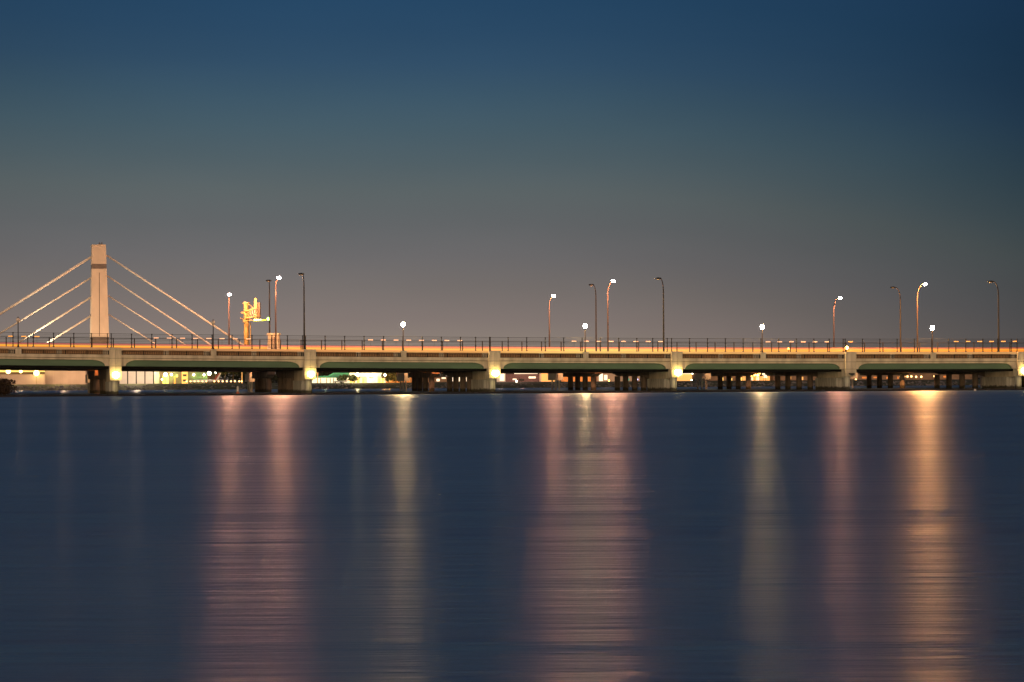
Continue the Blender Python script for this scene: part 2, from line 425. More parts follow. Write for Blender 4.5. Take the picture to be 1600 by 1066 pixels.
# bank: toe at Y 348, crest at 357, ground beyond to the horizon
bk = MB(); xs = [-900 + 12 * i for i in range(151)]
prof = [(346, -1.2), (350.0, 0.0), (352.5, 0.55), (355.0, 1.0), (357.0, 1.32), (362.0, 1.5)]
vs, fs = [], []
for i, x in enumerate(xs):
    for (y, z) in prof:
        vs.append((x, y + R.uniform(-0.3, 0.3), z + R.uniform(-0.05, 0.05)))
k = len(prof)
for i in range(len(xs) - 1):
    for j in range(k - 1):
        fs.append((i * k + j, (i + 1) * k + j, (i + 1) * k + j + 1, i * k + j + 1))
bk.add(vs, fs)
tag(mesh('river_bank', bk, M['grass'], smooth=True), 'low grassy far bank of the channel', 'bank', kind='structure')
gr = MB(); gr.add([(-3500, 361, 1.46), (3500, 361, 1.46), (3500, 6000, 1.46), (-3500, 6000, 1.46)], [(0, 1, 2, 3)])
tag(mesh('ground', gr, M['ground']), 'flat dark ground beyond the far bank', 'ground', kind='structure')

rocks = MB()
ico_v = []
t_ = (1 + 5 ** 0.5) / 2
for a_, b_ in ((-1, t_), (1, t_), (-1, -t_), (1, -t_)):
    ico_v.append(Vector((a_, b_, 0)).normalized())
for a_, b_ in ((-1, t_), (1, t_), (-1, -t_), (1, -t_)):
    ico_v.append(Vector((0, a_, b_)).normalized())
for a_, b_ in ((t_, -1), (t_, 1), (-t_, -1), (-t_, 1)):
    ico_v.append(Vector((a_, 0, b_)).normalized())
ico_f = [(0, 11, 5), (0, 5, 1), (0, 1, 7), (0, 7, 10), (0, 10, 11), (1, 5, 9), (5, 11, 4), (11, 10, 2), (10, 7, 6), (7, 1, 8),
         (3, 9, 4), (3, 4, 2), (3, 2, 6), (3, 6, 8), (3, 8, 9), (4, 9, 5), (2, 4, 11), (6, 2, 10), (8, 6, 7), (9, 8, 1)]
def rock(mb, c, s):
    sx, sy, sz = s * R.uniform(.7, 1.4), s * R.uniform(.7, 1.2), s * R.uniform(.5, 0.95)
    q = R.uniform(0, 6.28); cs, sn = math.cos(q), math.sin(q)
    vv = []
    for v in ico_v:
        g = R.uniform(0.75, 1.2)
        x, y, z = v.x * sx * g, v.y * sy * g, v.z * sz * g
        vv.append(Vector((c[0] + x * cs - y * sn, c[1] + x * sn + y * cs, c[2] + z)))
    mb.add(vv, ico_f)
for i in range(3400):
    x = R.uniform(-190, 190); tt = R.random(); y = 349.2 + tt * 6.2
    px = 800 + x / 350 * F
    if 545 < px < 640 and R.random() < 0.7: continue
    if 320 < px < 370 and R.random() < 0.7: continue
    if 772 < px < 850 and R.random() < 0.75: continue
    rock(rocks, (x, y, -0.1 + tt * 1.15), R.choice([0.14, 0.2, 0.26, 0.38]))
tag(mesh('riprap', rocks, M['rock']), 'grey riprap rocks along the foot of the far bank', 'rocks', kind='stuff')

# ------------------------------------------------------------------ the road bridges
PIER_PX = [180, 483.5, 771, 1055.3, 1326.5, 1595]
PU = [U(p) for p in PIER_PX]
PU = [PU[0] - 28.9] + PU + [PU[-1] + 28.9]
UA, UB = PU[0] - 14.0, PU[-1] + 14.0
def urange(a, b, step=4.0):
    n = max(1, int((b - a) / step)); return [a + (b - a) * i / n for i in range(n + 1)]
HP = 0.88     # half width of a pilaster

bridge = thing('road_bridge', P(0, 0, 0), 'long beige concrete road bridge with green girders and arched corners, nearest the water', 'bridge')
allu = urange(UA, UB, 3.0)
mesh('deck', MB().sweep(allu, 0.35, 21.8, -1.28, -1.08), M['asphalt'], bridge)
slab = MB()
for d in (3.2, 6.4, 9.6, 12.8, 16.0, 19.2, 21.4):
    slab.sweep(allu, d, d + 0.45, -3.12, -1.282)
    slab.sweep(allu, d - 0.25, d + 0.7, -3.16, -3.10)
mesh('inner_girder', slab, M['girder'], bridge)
lamp_us = []
for i in range(len(PU) - 1):
    a, b = PU[i] + HP, PU[i + 1] - HP
    us = urange(a, b, 2.5)
    # girder
    g = MB().sweep(us, 0.16, 0.50, -2.74, -1.862)
    g.sweep(us, 0.08, 0.60, -2.80, -2.742)
    mesh('green_girder', g, M['green'], bridge)
    # fascia: ledge, joint, lower moulding, arched corner pieces
    f = MB().sweep(us, -0.30, 0.34, -1.52, -1.08)
    f.sweep(us, -0.24, 0.34, -1.56, -1.522)
    f.sweep(us, -0.14, 0.34, -1.86, -1.62)
    for (e, sg) in ((a, 1), (b, -1)):
        poly = []
        t = ZT(e + sg * 0.6)
        poly.append(P(e, -0.10, t - 1.862))
        for k in range(13):
            q = math.pi / 2 * k / 12
            uu = e + sg * (0.62 + 1.7 * (1 - math.cos(q))); zz = -2.78 + 0.90 * math.sin(q)
            if k == 0: poly.append(P(e, -0.10, t - 2.78))
            poly.append(P(uu, -0.10, t + zz))
        poly.append(P(e + sg * 2.32, -0.10, t - 1.862))
        f.prism(poly, P(0, 0.25, 0) - P(0, 0, 0))
    mesh('fascia', f, M['concrete_face'], bridge)
    mesh('fascia_joint', MB().sweep(us, -0.05, 0.34, -1.621, -1.559), M['groove'], bridge)
    # parapet: cap, recessed brown panels, pillars
    mid = 0.5 * (PU[i] + PU[i + 1]); 
    if 1 <= i <= 5:
        mid = U([28.5, 333, 629.5, 913.5, 1190, 1455.5][i], 0.1) if i < 6 else mid
    if i == 0: mid = U(28.5, 0.1)
    lamp_us.append(mid)
    L1 = mid - a; L2 = b - mid
    pan, pil = [], []
    x = a
    pan.append((a + 0.25, a + L1 * 0.46)); pil.append((a + L1 * 0.46, a + L1 * 0.515)); pan.append((a + L1 * 0.515, mid - 1.45)); pil.append((mid - 1.45, mid - 0.45))
    pan.append((mid + 0.50, mid + L2 * 0.42)); pil.append((mid + L2 * 0.42, mid + L2 * 0.475)); pan.append((mid + L2 * 0.475, b - 0.95)); pil.append((b - 0.95, b))
    pil.append((a, a + 0.25))
    pm = MB(); cm = MB()
    for (p0, p1) in pan: pm.sweep(urange(p0, p1, 3), 0.0, 0.30, -1.079, -0.361)
    for (p0, p1) in pil: cm.sweep(urange(p0, p1, 3), -0.10, 0.30, -1.079, -0.361)
    cm.sweep(us, -0.18, 0.34, -0.36, 0.0)
    mesh('parapet', cm, M['concrete_face'], bridge)
    mesh('painted_glow', MB().sweep(us, -0.215, -0.182, -0.325, -0.02), M['cap_glow'], bridge)  # glow of the lit cap painted on as an emissive strip
    mesh('parapet_panel', pm, M['panel'], bridge)
    # railing with balusters in front of the panels
    for (r0, r1) in ((a + 0.12, mid - 0.55), (mid + 0.55, b - 0.12)):
        rm = MB(); ru = urange(r0, r1, 3)
        rm.sweep(ru, -0.27, -0.21, -0.56, -0.50); rm.sweep(ru, -0.27, -0.21, -1.03, -0.98)
        nb = int((r1 - r0) / 0.26)
        for q in range(nb + 1):
            uu = r0 + (r1 - r0) * q / nb; big = (q % 12 == 0) or q == nb
            h = 0.065 if big else 0.028
            rm.bbox(uu - h, uu + h, -0.275 if big else -0.255, -0.205 if big else -0.225, -1.075 if big else -0.98, -0.45 if big else -0.56, tz=True)
        mesh('railing', rm, M['rail'], bridge)
    # lamp pedestal
    pd = MB().bbox(mid - 0.40, mid + 0.40, -0.42, 0.2, -1.10, -0.26, tz=True)
    pd.bbox(mid - 0.47, mid + 0.47, -0.48, 0.2, -0.258, -0.12, tz=True)
    mesh('lamp_pedestal', pd, M['concrete_face'], bridge)

def bent(root, uu, dpoly, cols, front, mat):
    """one pier of the bridge: skewed wall cap and round columns"""
    pr = bpy.data.objects.new('pier', None); place(pr, P(uu, dpoly[0][0], 0), root)
    top = ZT(uu) - 3.17
    off = P(0.62, 0, 0) - P(-0.62, 0, 0)
    if front:
        mesh('end_wall', MB().bbox(uu - 0.66, uu + 0.66, 0.62, 7.4, 2.0, top), M['concrete_wall'], pr)
    poly = [P(uu - 0.62, d, (top if z is None else z)) for d, z in dpoly]
    mesh('pier_cap', MB().prism(poly, off), mat, pr)
    for c in cols:
        mb = MB().lathe(P(uu, c, 0), [(0.48, -3), (0.48, 2.449)], 16)
        mesh('column', mb, mat, pr, smooth=False)
    return pr
capA = [(7.405, 2.0), (9.4, 2.45), (18.6, 2.45), (21.2, 3.05), (21.2, None), (7.405, None)]
for i, uu in enumerate(PU):
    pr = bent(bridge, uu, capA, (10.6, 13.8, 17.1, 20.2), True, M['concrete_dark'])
    z1 = ZT(uu) - 0.34
    pl = MB()
    # pilaster with a shallow tapering foot and a centre joint
    zb = 2.18
    for s0, s1 in ((-HP, -0.015), (0.015, HP)):
        pl.hexa([P(uu + s0, -0.55, 2.75), P(uu + s1, -0.55, 2.75), P(uu + s1, 0.6, 2.75), P(uu + s0, 0.6, 2.75),
                 P(uu + s0, -0.55, z1), P(uu + s1, -0.55, z1), P(uu + s1, 0.6, z1), P(uu + s0, 0.6, z1)])
    pl.hexa([P(uu - HP * 0.9, -0.45, zb), P(uu + HP * 0.9, -0.45, zb), P(uu + HP * 0.9, 0.6, zb), P(uu - HP * 0.9, 0.6, zb),
             P(uu - HP, -0.55, 2.748), P(uu + HP, -0.55, 2.748), P(uu + HP, 0.6, 2.748), P(uu - HP, 0.6, 2.748)])
    mesh('pilaster', pl, M['concrete_face'], pr)
    jm = MB().bbox(uu - 0.02, uu + 0.02, -0.50, -0.3, 2.76, z1 - 0.05)
    jm.bbox(uu - HP - 0.006, uu + HP + 0.006, -0.556, -0.3, ZT(uu) - 1.64, ZT(uu) - 1.60)
    jm.bbox(uu - HP - 0.006, uu + HP + 0.006, -0.556, -0.3, ZT(uu) - 2.80, ZT(uu) - 2.76)
    mesh('pilaster_joint', jm, M['groove'], pr)
    mesh('cap_slab', MB().sweep([uu - HP - 0.001, uu, uu + HP + 0.001], -0.62, 0.34, -0.338, 0.0), M['concrete_face'], pr)
    mesh('nose_column', MB().lathe(P(uu, 0.6, 0), [(0.52, -3), (0.52, 2.178)], 18), M['concrete_wet'], pr)
    bs = MB()
    for q in range(5):
        bs.bbox(uu - 0.70 + 0.01 * (q % 2), uu + 0.70 - 0.01 * (q % 2), 2.3 + q * 1.15, 2.3 + q * 1.15 + 1.10, -3, 1.998)
    mesh('base_wall', bs, M['concrete_wet'], pr)

second = thing('road_bridge', P(0, 28, 0), 'second dark road bridge just behind the beige one, carrying added glowing strips for the orange traffic trails', 'bridge')
mesh('deck', MB().sweep(allu, 27.6, 41.9, -1.28, -1.0), M['asphalt'], second)
gm = MB()
for d in (28.0, 31.2, 34.4, 37.6, 41.0):
    gm.sweep(allu, d, d + 0.45, -3.12, -1.282)
    gm.sweep(allu, d - 0.25, d + 0.7, -3.16, -3.10)
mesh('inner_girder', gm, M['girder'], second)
for uu in PU:
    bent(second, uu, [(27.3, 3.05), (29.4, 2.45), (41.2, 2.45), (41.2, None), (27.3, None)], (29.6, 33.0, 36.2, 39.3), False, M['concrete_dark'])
mesh('barrier', MB().sweep(allu, 28.0, 28.5, -0.99, 0.45), M['concrete'], second)
mesh('painted_glow', MB().sweep(allu, 27.95, 28.3, 0.455, 0.93), M['trail_o'], second)  # traffic light trails, added as glowing strips above the barrier
mesh('painted_glow', MB().sweep(allu, 28.0, 28.3, 0.935, 1.14), M['trail_w'], second)
mesh('painted_glow', MB().sweep(allu, 28.1, 28.25, 1.145, 1.40), M['trail_r'], second)

third = thing('trestle_bridge', P(0, 45, 0), 'narrow far trestle carrying the stayed footway on thin piles under small caps', 'bridge')
mesh('deck', MB().sweep(allu, 44.0, 48.5, -1.6, -1.2), M['concrete_dark'], third)
for uu in PU:
    pr = bpy.data.objects.new('pier', None); place(pr, P(uu, 44, 0), third)
    top = ZT(uu) - 1.602
    cp = MB().bbox(uu - 0.5, uu + 0.5, 43.6, 48.4, 1.85, 3.35)
    for d in (44.4, 45.9, 47.4):
        cp.bbox(uu - 0.25, uu + 0.25, d - 0.4, d + 0.4, 3.352, top)
    mesh('pier_cap', cp, M['concrete'], pr)
    for d in (44.4, 46.0, 47.6):
        mesh('pile', MB().lathe(P(uu, d, 0), [(0.17, -3), (0.17, 1.849)], 10), M['concrete'], pr)

# ------------------------------------------------------------------ wire fences on the bridge
fence = thing('fence', P(0, 0.2, ZT(0)), 'tall dark wire fence with thin posts along the parapet nearest the water', 'fence')
first = None
for i in range(len(PU) - 1):
    a = PU[i] - 0.55
    ks = [a + 2.93 * k for k in range(9)] + [a + 26.0, a + 28.35]
    if i in (1, 2):
        ks = [a + 2.98 * k for k in range(9)] + [a + 26.2, a + 28.5]
    for uu in ks:
        o = P(uu, 0.12, ZT(uu))
        if first is None:
            mb = MB().tube([o, o + Vector((0, 0, 2.15))], 0.065, 6)
            for z in (0.06, 0.75, 1.35, 2.06):
                mb.box(o.x - 0.13, o.x + 0.13, o.y - 0.09, o.y + 0.09, o.z + z - 0.045, o.z + z + 0.045)
            first = mesh('post', mb, M['rail'], fence, o)
        else:
            c = first.copy(); sc.collection.objects.link(c); c.parent = fence; c.location = o - WORG[fence.name]
wr = MB()
for z, r in ((0.28, .012), (0.5, .012), (0.72, .016), (0.95, .012), (1.17, .012), (1.38, .02), (1.62, .012), (1.85, .012), (2.08, .024)):
    wr.tube([P(u, 0.12, ZT(u) + z) for u in allu], r, 4)
mesh('wire', wr, M['rail'], fence)
fence2 = thing('fence', P(0, 21.5, ZT(0)), 'shorter-looking brown wire fence seen through the front one, between the two roadways', 'fence')
uu = U(12, 21.5) - 31.0; first = None
stp = 3.42
while uu < UB - 2:
    o = P(uu, 21.5, ZT(uu) - 1.08)
    if first is None:
        first = mesh('post', MB().tube([o, o + Vector((0, 0, 3.27))], 0.085, 6), M['pole'], fence2, o)
    else:
        c = first.copy(); sc.collection.objects.link(c); c.parent = fence2; c.location = o - WORG[fence2.name]
    uu += stp
wr = MB()
for z, r in ((0.5, .014), (0.9, .014), (1.25, .014), (1.6, .014), (1.9, .014), (2.15, .03)):
    wr.tube([P(u, 21.5, ZT(u) + z) for u in allu], r, 4)
mesh('wire', wr, M['pole'], fence2)

# ------------------------------------------------------------------ amber dashes of passing vehicle lights, added as glowing bars
def runs():
    out = []
    for x0, x1, hi in ((-8, 70, 1), (240, 400, 0), (575, 730, 0), (893, 1040, 0), (1196, 1300, 0), (1325, 1342, 1), (1490, 1600, 1)):
        x = x0
        while x < x1:
            out.append((x, hi)); x += 20.6 if x < 400 else (19.9 if x < 800 else 19.3 if x < 1100 else 18.4)
    return out
src = {}
for x, hi in runs():
    d = 33.0; uu = U(x + 4, d, 533)
    zl = ZT(uu) + 2.62 - (uu + 60) * 0.0005
    o = P(uu, d, ZT(uu) - 1.0)
    lab = 'short amber dash of traffic light trail hovering bright over the roadway behind the wire fence' if not hi else 'short deep orange dash of traffic light trail over the roadway behind the wire fence'
    grp = 'pale amber trail dashes' if not hi else 'deep orange trail dashes'
    if hi not in src:
        t = thing('trail_dash', o, 'short pale amber dash of traffic light trail in a row over the roadway behind the wire fence' if not hi else 'short deep orange dash of traffic light trail in a row near the photo edge, behind the wire fence', 'marker lamp', grp)
        mesh('post', MB().tube([o, (o.x, o.y, zl - 0.06)], 0.016, 5), M['pole'], t)  # thin post added to carry the dash
        mesh('bar', MB().box(o.x - 0.42, o.x + 0.42, o.y - 0.04, o.y + 0.04, zl - 0.085, zl + 0.085), M['trail_amber_hi'] if hi else M['trail_amber'], t)
        src[hi] = t
    else:
        dup(src[hi], None, o - WORG[src[hi].name])

# ------------------------------------------------------------------ globe lamps on the parapet
GL = ['first globe lamp from the left, unlit, near the photo edge left of the pylon',
      'unlit globe lamp right of the pylon, under the longest stay cable',
      'lit globe lamp left of the middle, alone between tall poles',
      'lit globe lamp between two lit tall street lamps near the middle',
      'lit globe lamp alone in the right half of the bridge',
      'lit globe lamp at the right, below the tallest lit street lamp', None]
for i in range(6):
    mid = lamp_us[i]; o = P(mid, -0.12, ZT(mid) - 0.12)
    lit = i >= 2
    t = thing('globe_lamp', o, GL[i], 'street lamp', 'globe lamps along the parapet')
    H = 3.75 if i != 5 else 3.7
    mesh('pole', MB().lathe(o, [(0.17, 0), (0.17, 0.12), (0.11, 0.3), (0.085, 0.5), (0.065, H - 0.12), (0.13, H - 0.04), (0.13, H)], 10), M['pole_warm'] if lit else M['rail'], t)
    g = [(0.11, H + 0.001), (0.22, H + 0.1), (0.29, H + 0.28), (0.27, H + 0.48), (0.16, H + 0.64)]
    mesh('globe', MB().lathe(o, g, 14), M['ped2'] if i == 5 else (M['ped'] if lit else M['globe_off']), t, smooth=True)
    mesh('finial', MB().lathe(o, [(0.13, H + 0.645), (0.10, H + 0.72), (0.03, H + 0.76), (0.02, H + 0.86)], 8), M['rail'], t)

# ------------------------------------------------------------------ tall cobra-head lamps
def cobra(px_base, px_head, py_head, d, lit, label, strong=False, group=None):
    u = U(px_base, d, 540); zb = ZT(u) - 1.0
    if d < 2: zb = ZT(u) - 0.0
    o = P(u, d, zb)
    arm = -2.2 if lit else 2.0
    zh = CAMZ - unroll(px_head, py_head)[1] / F * (o.y + arm)
    hx = unroll(px_head, py_head)[0] / F * (o.y + arm) - unroll(px_base, 540)[0] / F * o.y
    t = thing('street_lamp', o, label, 'street lamp', group)
    pts = [o, Vector((o.x, o.y, o.z + (zh - o.z) * 0.5))]; rs = [0.15, 0.115]
    n = 9; zc = zh - 2.3
    for k in range(n + 1):
        q = math.pi / 2 * k / n
        pts.append(Vector((o.x + hx * 0.86 * (1 - math.cos(q)), o.y + arm * 0.86 * (1 - math.cos(q)), zc + (zh - zc) * math.sin(q)))); rs.append(0.10 - 0.045 * k / n)
    mesh('pole', MB().tube(pts, rs, 8), M['pole_warm'] if lit else M['pole'], t)
    a = Vector((o.x + hx * 0.84, o.y + arm * 0.84, zh)); b = Vector((o.x + hx * 1.12, o.y + arm * 1.12, zh - 0.02))
    hm = MB(); m_ = (a + b) / 2
    if not lit:
        sg = -1 if hx < 0 else 1
        hm.ball((o.x + hx + sg * 0.12, m_.y, zh - 0.02), 0.52, 0.40, 0.17, 12, 6)
    else:
        hm.ball((m_.x, m_.y, zh + 0.12), 0.30, 0.38, 0.12, 12, 6)
    hd = mesh('lamp_head', hm, M['black'], t, smooth=True)
    if lit:
        mesh('lens', MB().ball((m_.x, m_.y, zh - 0.10), 0.30, 0.30, 0.20, 12, 8), M['sodium2'] if strong else M['sodium'], hd, smooth=True)
    else:
        mesh('lens', MB().ball((o.x + hx + (-0.15 if hx < 0 else 0.15), m_.y, zh - 0.16), 0.26, 0.26, 0.10, 10, 6), M['globe_off'], hd)
G = 'tall street lamps on the bridges'
cobra(475.5, 472, 428, 1.0, False, 'tall unlit street lamp right of the stone pillar, above the second lit pier', group=G)
cobra(1037, 1030, 435, 1.0, False, 'tall unlit curved street lamp above the pier in the middle right', group=G)
cobra(1560.5, 1549, 440, 1.0, False, 'tall unlit curved street lamp nearest the right photo edge', group=G)
cobra(421.5, 421, 438.5, 24.5, False, 'thin unlit street lamp rising behind the stone pillar', group=G)
cobra(931.5, 925, 445, 24.5, False, 'thin unlit curved street lamp between two lit lamps at the middle', group=G)
cobra(1407, 1396, 449, 24.5, False, 'thin unlit curved street lamp just left of the tallest lit lamp', group=G)
cobra(431, 436, 433, 15.0, True, 'tall lit street lamp above the stone pillar at the left', group=G)
cobra(950, 958.5, 438.5, 15.0, True, 'tall lit orange street lamp right of the middle globe lamp', group=G)
cobra(1433.5, 1446, 443.5, 15.0, True, 'tallest lit orange street lamp at the right, above a globe lamp', strong=True, group=G)
cobra(358, 358.5, 459.5, 42.0, True, 'lit street lamp just left of the yellow sign gantry', group=G)
cobra(858.5, 865.5, 462, 42.0, True, 'lit orange street lamp left of the middle globe lamp', group=G)
cobra(1303, 1313, 465, 42.0, True, 'lit orange street lamp on a pole left of the unlit pier', group=G)

# low lamps seen over the parapet
for (px, py, d, r, lab) in ((1322.5, 543.5, 26.0, 0.32, 'low bright orange lamp over the parapet above the unlit pier'),
                           (1232, 545, 26.0, 0.16, 'tiny low orange lamp over the parapet right of a lit globe lamp')):
    u = U(px, d, py); z = ZP(px, py, d); o = P(u, d, ZT(u) - 1.0)
    t = thing('low_lamp', o, lab, 'lamp')
    mesh('post', MB().tube([o, (o.x, o.y, z - r)], 0.06, 8), M['pole'], t)
    mesh('lamp_globe', MB().ball((o.x, o.y, z), r, seg=12), M['low_glow'] if r > 0.2 else M['lamp_o'], t, smooth=True)

# ------------------------------------------------------------------ pier flood lamps
FL = ['lit hexagonal flood lamp on the bridge pier nearest the left edge', 'lit hexagonal flood lamp on the pier under the tall unlit street lamp at the left',
      'lit hexagonal flood lamp on the pier just left of the photo centre', 'lit hexagonal flood lamp on the pier right of the centre',
      'unlit dark flood lamp on the pier with the low orange lamp above', 'lit flood lamp on the pier cut by the right edge']
for i in range(6):
    uu = PU[i + 1]; zc = 3.0; lit = i != 4
    o = P(uu, -0.55, 2.2)
    t = thing('flood_lamp', o, FL[i], 'wall lamp', 'flood lamps on the piers')
    hx = [(-0.30, 3.42), (0.30, 3.42), (0.50, 3.15), (0.50, 2.75), (0.0, 2.40), (-0.50, 2.75), (-0.50, 3.15)]
    if not lit:
        hx = [(-0.45, 2.7), (0.45, 2.7), (0.42, 2.5), (0, 2.3), (-0.42, 2.5)]
    off = P(0, -0.32, 0) - P(0, 0, 0)
    mesh('housing', MB().prism([P(uu + a * 0.9, -0.553, z if z > 3 else z + 0.03) for a, z in hx], off * 0.4), M['black'], t)
    if lit:
        mesh('lens', MB().prism([P(uu + a, -0.69, z) for a, z in hx], off), M['flood'], t)
    else:
        mesh('lens', MB().prism([P(uu + a * 0.95, -0.69, z) for a, z in hx], off * 0.5), M['black'], t)

# ------------------------------------------------------------------ cable stayed pylon
PD = 56.0
def PP(px, py, d=PD):
    u = U(px, d, py); q = P(u, d, 0); return Vector((q.x, q.y, CAMZ - unroll(px, py)[1] / F * q.y))
pyl = thing('pylon', Vector((PP(158, 540).x, PP(158, 540).y, 0)), 'tall tapering pale concrete pylon with a dark band near the top and a central groove', 'bridge pylon')
def plev(py, xl, xr, w0=1.25):
    a, b = PP(xl, py), PP(xr, py)
    return [Vector((a.x, a.y - w0, a.z)), Vector((b.x, b.y - w0, a.z)), Vector((b.x - w0 * 0.70, b.y + w0, a.z)), Vector((a.x - w0 * 0.76, a.y + w0, a.z))]
def seg(py0, x0, x1, py1, x2, x3, w0=1.25):
    return MB().hexa(plev(py0, x0, x1, w0) + plev(py1, x2, x3, w0))
def edge(py):
    f_ = (540 - py) / 156.0
    return 145.2 + 1.9 * f_, 173.8 - 5.4 * f_
def lev(py0, py1, grow=0.0, w0=1.25):
    a, b = edge(py0), edge(py1)
    return seg(py0, a[0] - grow, a[1] + grow, py1, b[0] - grow, b[1] + grow, w0)
body = MB()
body.v += lev(600, 527).v; body.f += lev(600, 527).f
mesh('pylon_foot', body, M['pylon_band'], pyl)
shaft = MB(); 
for y0, y1 in ((526.9, 476.9), (476.5, 420.8), (413.2, 384.5)):
    s_ = lev(y0, y1); shaft.add(s_.v, s_.f)
s_ = lev(477.0, 476.4, -0.25); shaft.add(s_.v, s_.f)
s_ = lev(384.4, 383.2, 0.3, 1.35); shaft.add(s_.v, s_.f)
mesh('shaft', shaft, M['pylon'], pyl)
s_ = lev(420.7, 413.3, -0.15)
mesh('band', s_, M['pylon_band'], pyl)
gv = MB(); a, b = PP(158.2, 526), PP(158.0, 427)
gv.hexa([(a.x - 0.09, a.y - 1.256, a.z), (a.x + 0.09, a.y - 1.256, a.z), (a.x + 0.09, a.y - 1.1, a.z), (a.x - 0.09, a.y - 1.1, a.z),
         (b.x - 0.09, b.y - 1.256, b.z), (b.x + 0.09, b.y - 1.256, b.z), (b.x + 0.09, b.y - 1.1, b.z), (b.x - 0.09, b.y - 1.1, b.z)])
mesh('groove', gv, M['pylon_band'], pyl)
tp = MB(); c = PP(157.5, 383)
tp.box(c.x - 0.4, c.x + 0.4, c.y - 0.4, c.y + 0.4, c.z - 0.02, c.z + 0.16)
for s in (-0.25, 0.2): tp.tube([(c.x + s, c.y, c.z + 0.161), (c.x + s, c.y, c.z + 0.5)], 0.10, 6)
mesh('beacon', tp, M['pylon_band'], pyl)
CB = [(147.5, 398.5, -60, 528, 0.24, 'longest stay cable on the left of the pylon, leaving the frame'),
      (145.6, 432, -33, 541, 0.17, 'second stay cable left of the pylon, counted from the top'),
      (144.6, 463, 20, 541, 0.19, 'third stay cable left of the pylon, counted from the top'),
      (143.9, 492.5, 66, 541, 0.19, 'lowest and shortest stay cable left of the pylon'),
      (166.8, 399.0, 386, 543, 0.19, 'longest stay cable on the right, ending beside the yellow gantry'),
      (167.6, 431, 335, 543, 0.15, 'second stay cable right of the pylon, counted from the top'),
      (168.8, 462, 296, 543, 0.13, 'third stay cable right of the pylon, counted from the top'),
      (170.0, 491.5, 252, 543, 0.12, 'lowest and shortest stay cable right of the pylon')]
for x0, y0, x1, y1, r, lab in CB:
    a, b = PP(x0, y0), PP(x1, y1)
    dv = (b - a); a2 = a; b2 = b + dv.normalized() * 1.2
    tag(mesh('stay_cable', MB().tube([a2, b2], r, 10), M['white_cable'], None, a2, smooth=True), lab, 'cable', 'stay cables of the pylon')
# anchor deck of the stayed footway so that the cables end on something
fd = MB().sweep(allu, 53.0, 58.5, -1.6, -1.0)
fw = mesh('footbridge', fd, M['concrete_dark'], None, P(0, 55, 5)); tag(fw, 'thin footbridge deck hung from the stay cables, farthest of the bridges', 'bridge')

# floodlights that wash the pylon and cables (they sit at its foot, behind the roadway)
def spot(name, loc, aim, e, c, ang, size=0.4):
    l = bpy.data.lights.new(name, 'SPOT'); l.energy = e; l.color = c; l.spot_size = math.radians(ang); l.spot_blend = 0.6; l.shadow_soft_size = size
    o = bpy.data.objects.new(name, l); o.location = loc
    o.rotation_euler = (Vector(aim) - Vector(loc)).to_track_quat('-Z', 'Y').to_euler()
    sc.collection.objects.link(o); return o
pb = PP(158, 540)
spot('pylon_uplight', (pb.x - 14, pb.y - 9, 6.2), (pb.x, pb.y, 19), 7600, (1.0, 0.78, 0.47), 75)
spot('pylon_uplight', (pb.x + 10, pb.y - 10, 6.2), (pb.x, pb.y, 17), 2800, (1.0, 0.66, 0.38), 75)
spot('cable_uplight', (pb.x - 12, pb.y - 5, 6.2), (pb.x - 7, pb.y, 14), 5000, (1.0, 0.80, 0.54), 110)

# ------------------------------------------------------------------ sign gantry, signal, stone pillar
gd = 45.0
gc = PP(385.5, 540, gd); gu = U(385.5, gd, 540)
def GP(px, py, dy=0.0):
    Y = gc.y + dy; dx, dyy = unroll(px, py); return Vector((dx / F * Y, Y, CAMZ - dyy / F * Y))
gan = thing('sign_gantry', Vector((gc.x, gc.y, ZT(gu) - 1.6)), 'yellow-lit cantilever sign gantry with a truss arm and edge-on panels', 'sign gantry')
zt = GP(384, 475).z
cmb = MB().tube([(gc.x, gc.y, ZT(gu) - 1.6), (gc.x - 0.05, gc.y, zt)], [0.50, 0.46], 12)
cmb.box(gc.x - 0.62, gc.x + 0.56, gc.y - 0.5, gc.y + 0.5, zt + 0.001, zt + 0.3)
cmb.tube([(gc.x + 0.75, gc.y - 0.2, ZT(gu) - 1.6), (gc.x + 0.75, gc.y - 0.2, GP(388, 504).z)], 0.10, 6)
mesh('column', cmb, M['steel'], gan)
tr = MB()
A0 = [GP(381, 487, 0.5), GP(381, 498, 0.5), GP(383, 487, -0.5), GP(383, 498, -0.5)]
B0 = [GP(404, 480, -8), GP(404, 494, -8), GP(407, 480, -9), GP(407, 494, -9)]
for a, b in zip(A0, B0): tr.tube([a, b], 0.10, 6)
for k in range(7):
    f0, f1 = k / 7, (k + 1) / 7
    for (i, j) in ((0, 1), (2, 3), (0, 2), (1, 3)):
        tr.tube([A0[i].lerp(B0[i], f0), A0[j].lerp(B0[j], f1)], 0.055, 5)
tr.tube([GP(385, 473, 0), GP(399, 484, -6)], 0.07, 5)
tr.tube([GP(377, 488, 0), GP(382, 490, 0)], 0.16, 6)
tr.tube([GP(376, 497, 0), GP(384, 503, 0)], 0.10, 6)
tr.tube([GP(379, 503, 0), GP(396, 500, -6)], 0.08, 5)
mesh('truss_arm', tr, M['steel'], gan)
def panel(xl, xr, yt, yb, y0, y1):
    a, b = GP(xl, yt, y0), GP(xr, yt, y1); c, d = GP(xl, yb, y0), GP(xr, yb, y1)
    mb = MB().prism([a, b, Vector((b.x, b.y, d.z)), Vector((a.x, a.y, d.z))], (0.05, 0.12, 0))
    return mb
mesh('sign_panel', panel(397, 401.2, 466, 498, -4.0, -4.8), M['plain_sign'], gan)
mesh('sign_panel', panel(402, 406.5, 473, 497, -8.6, -9.6), M['plain_sign'], gan)
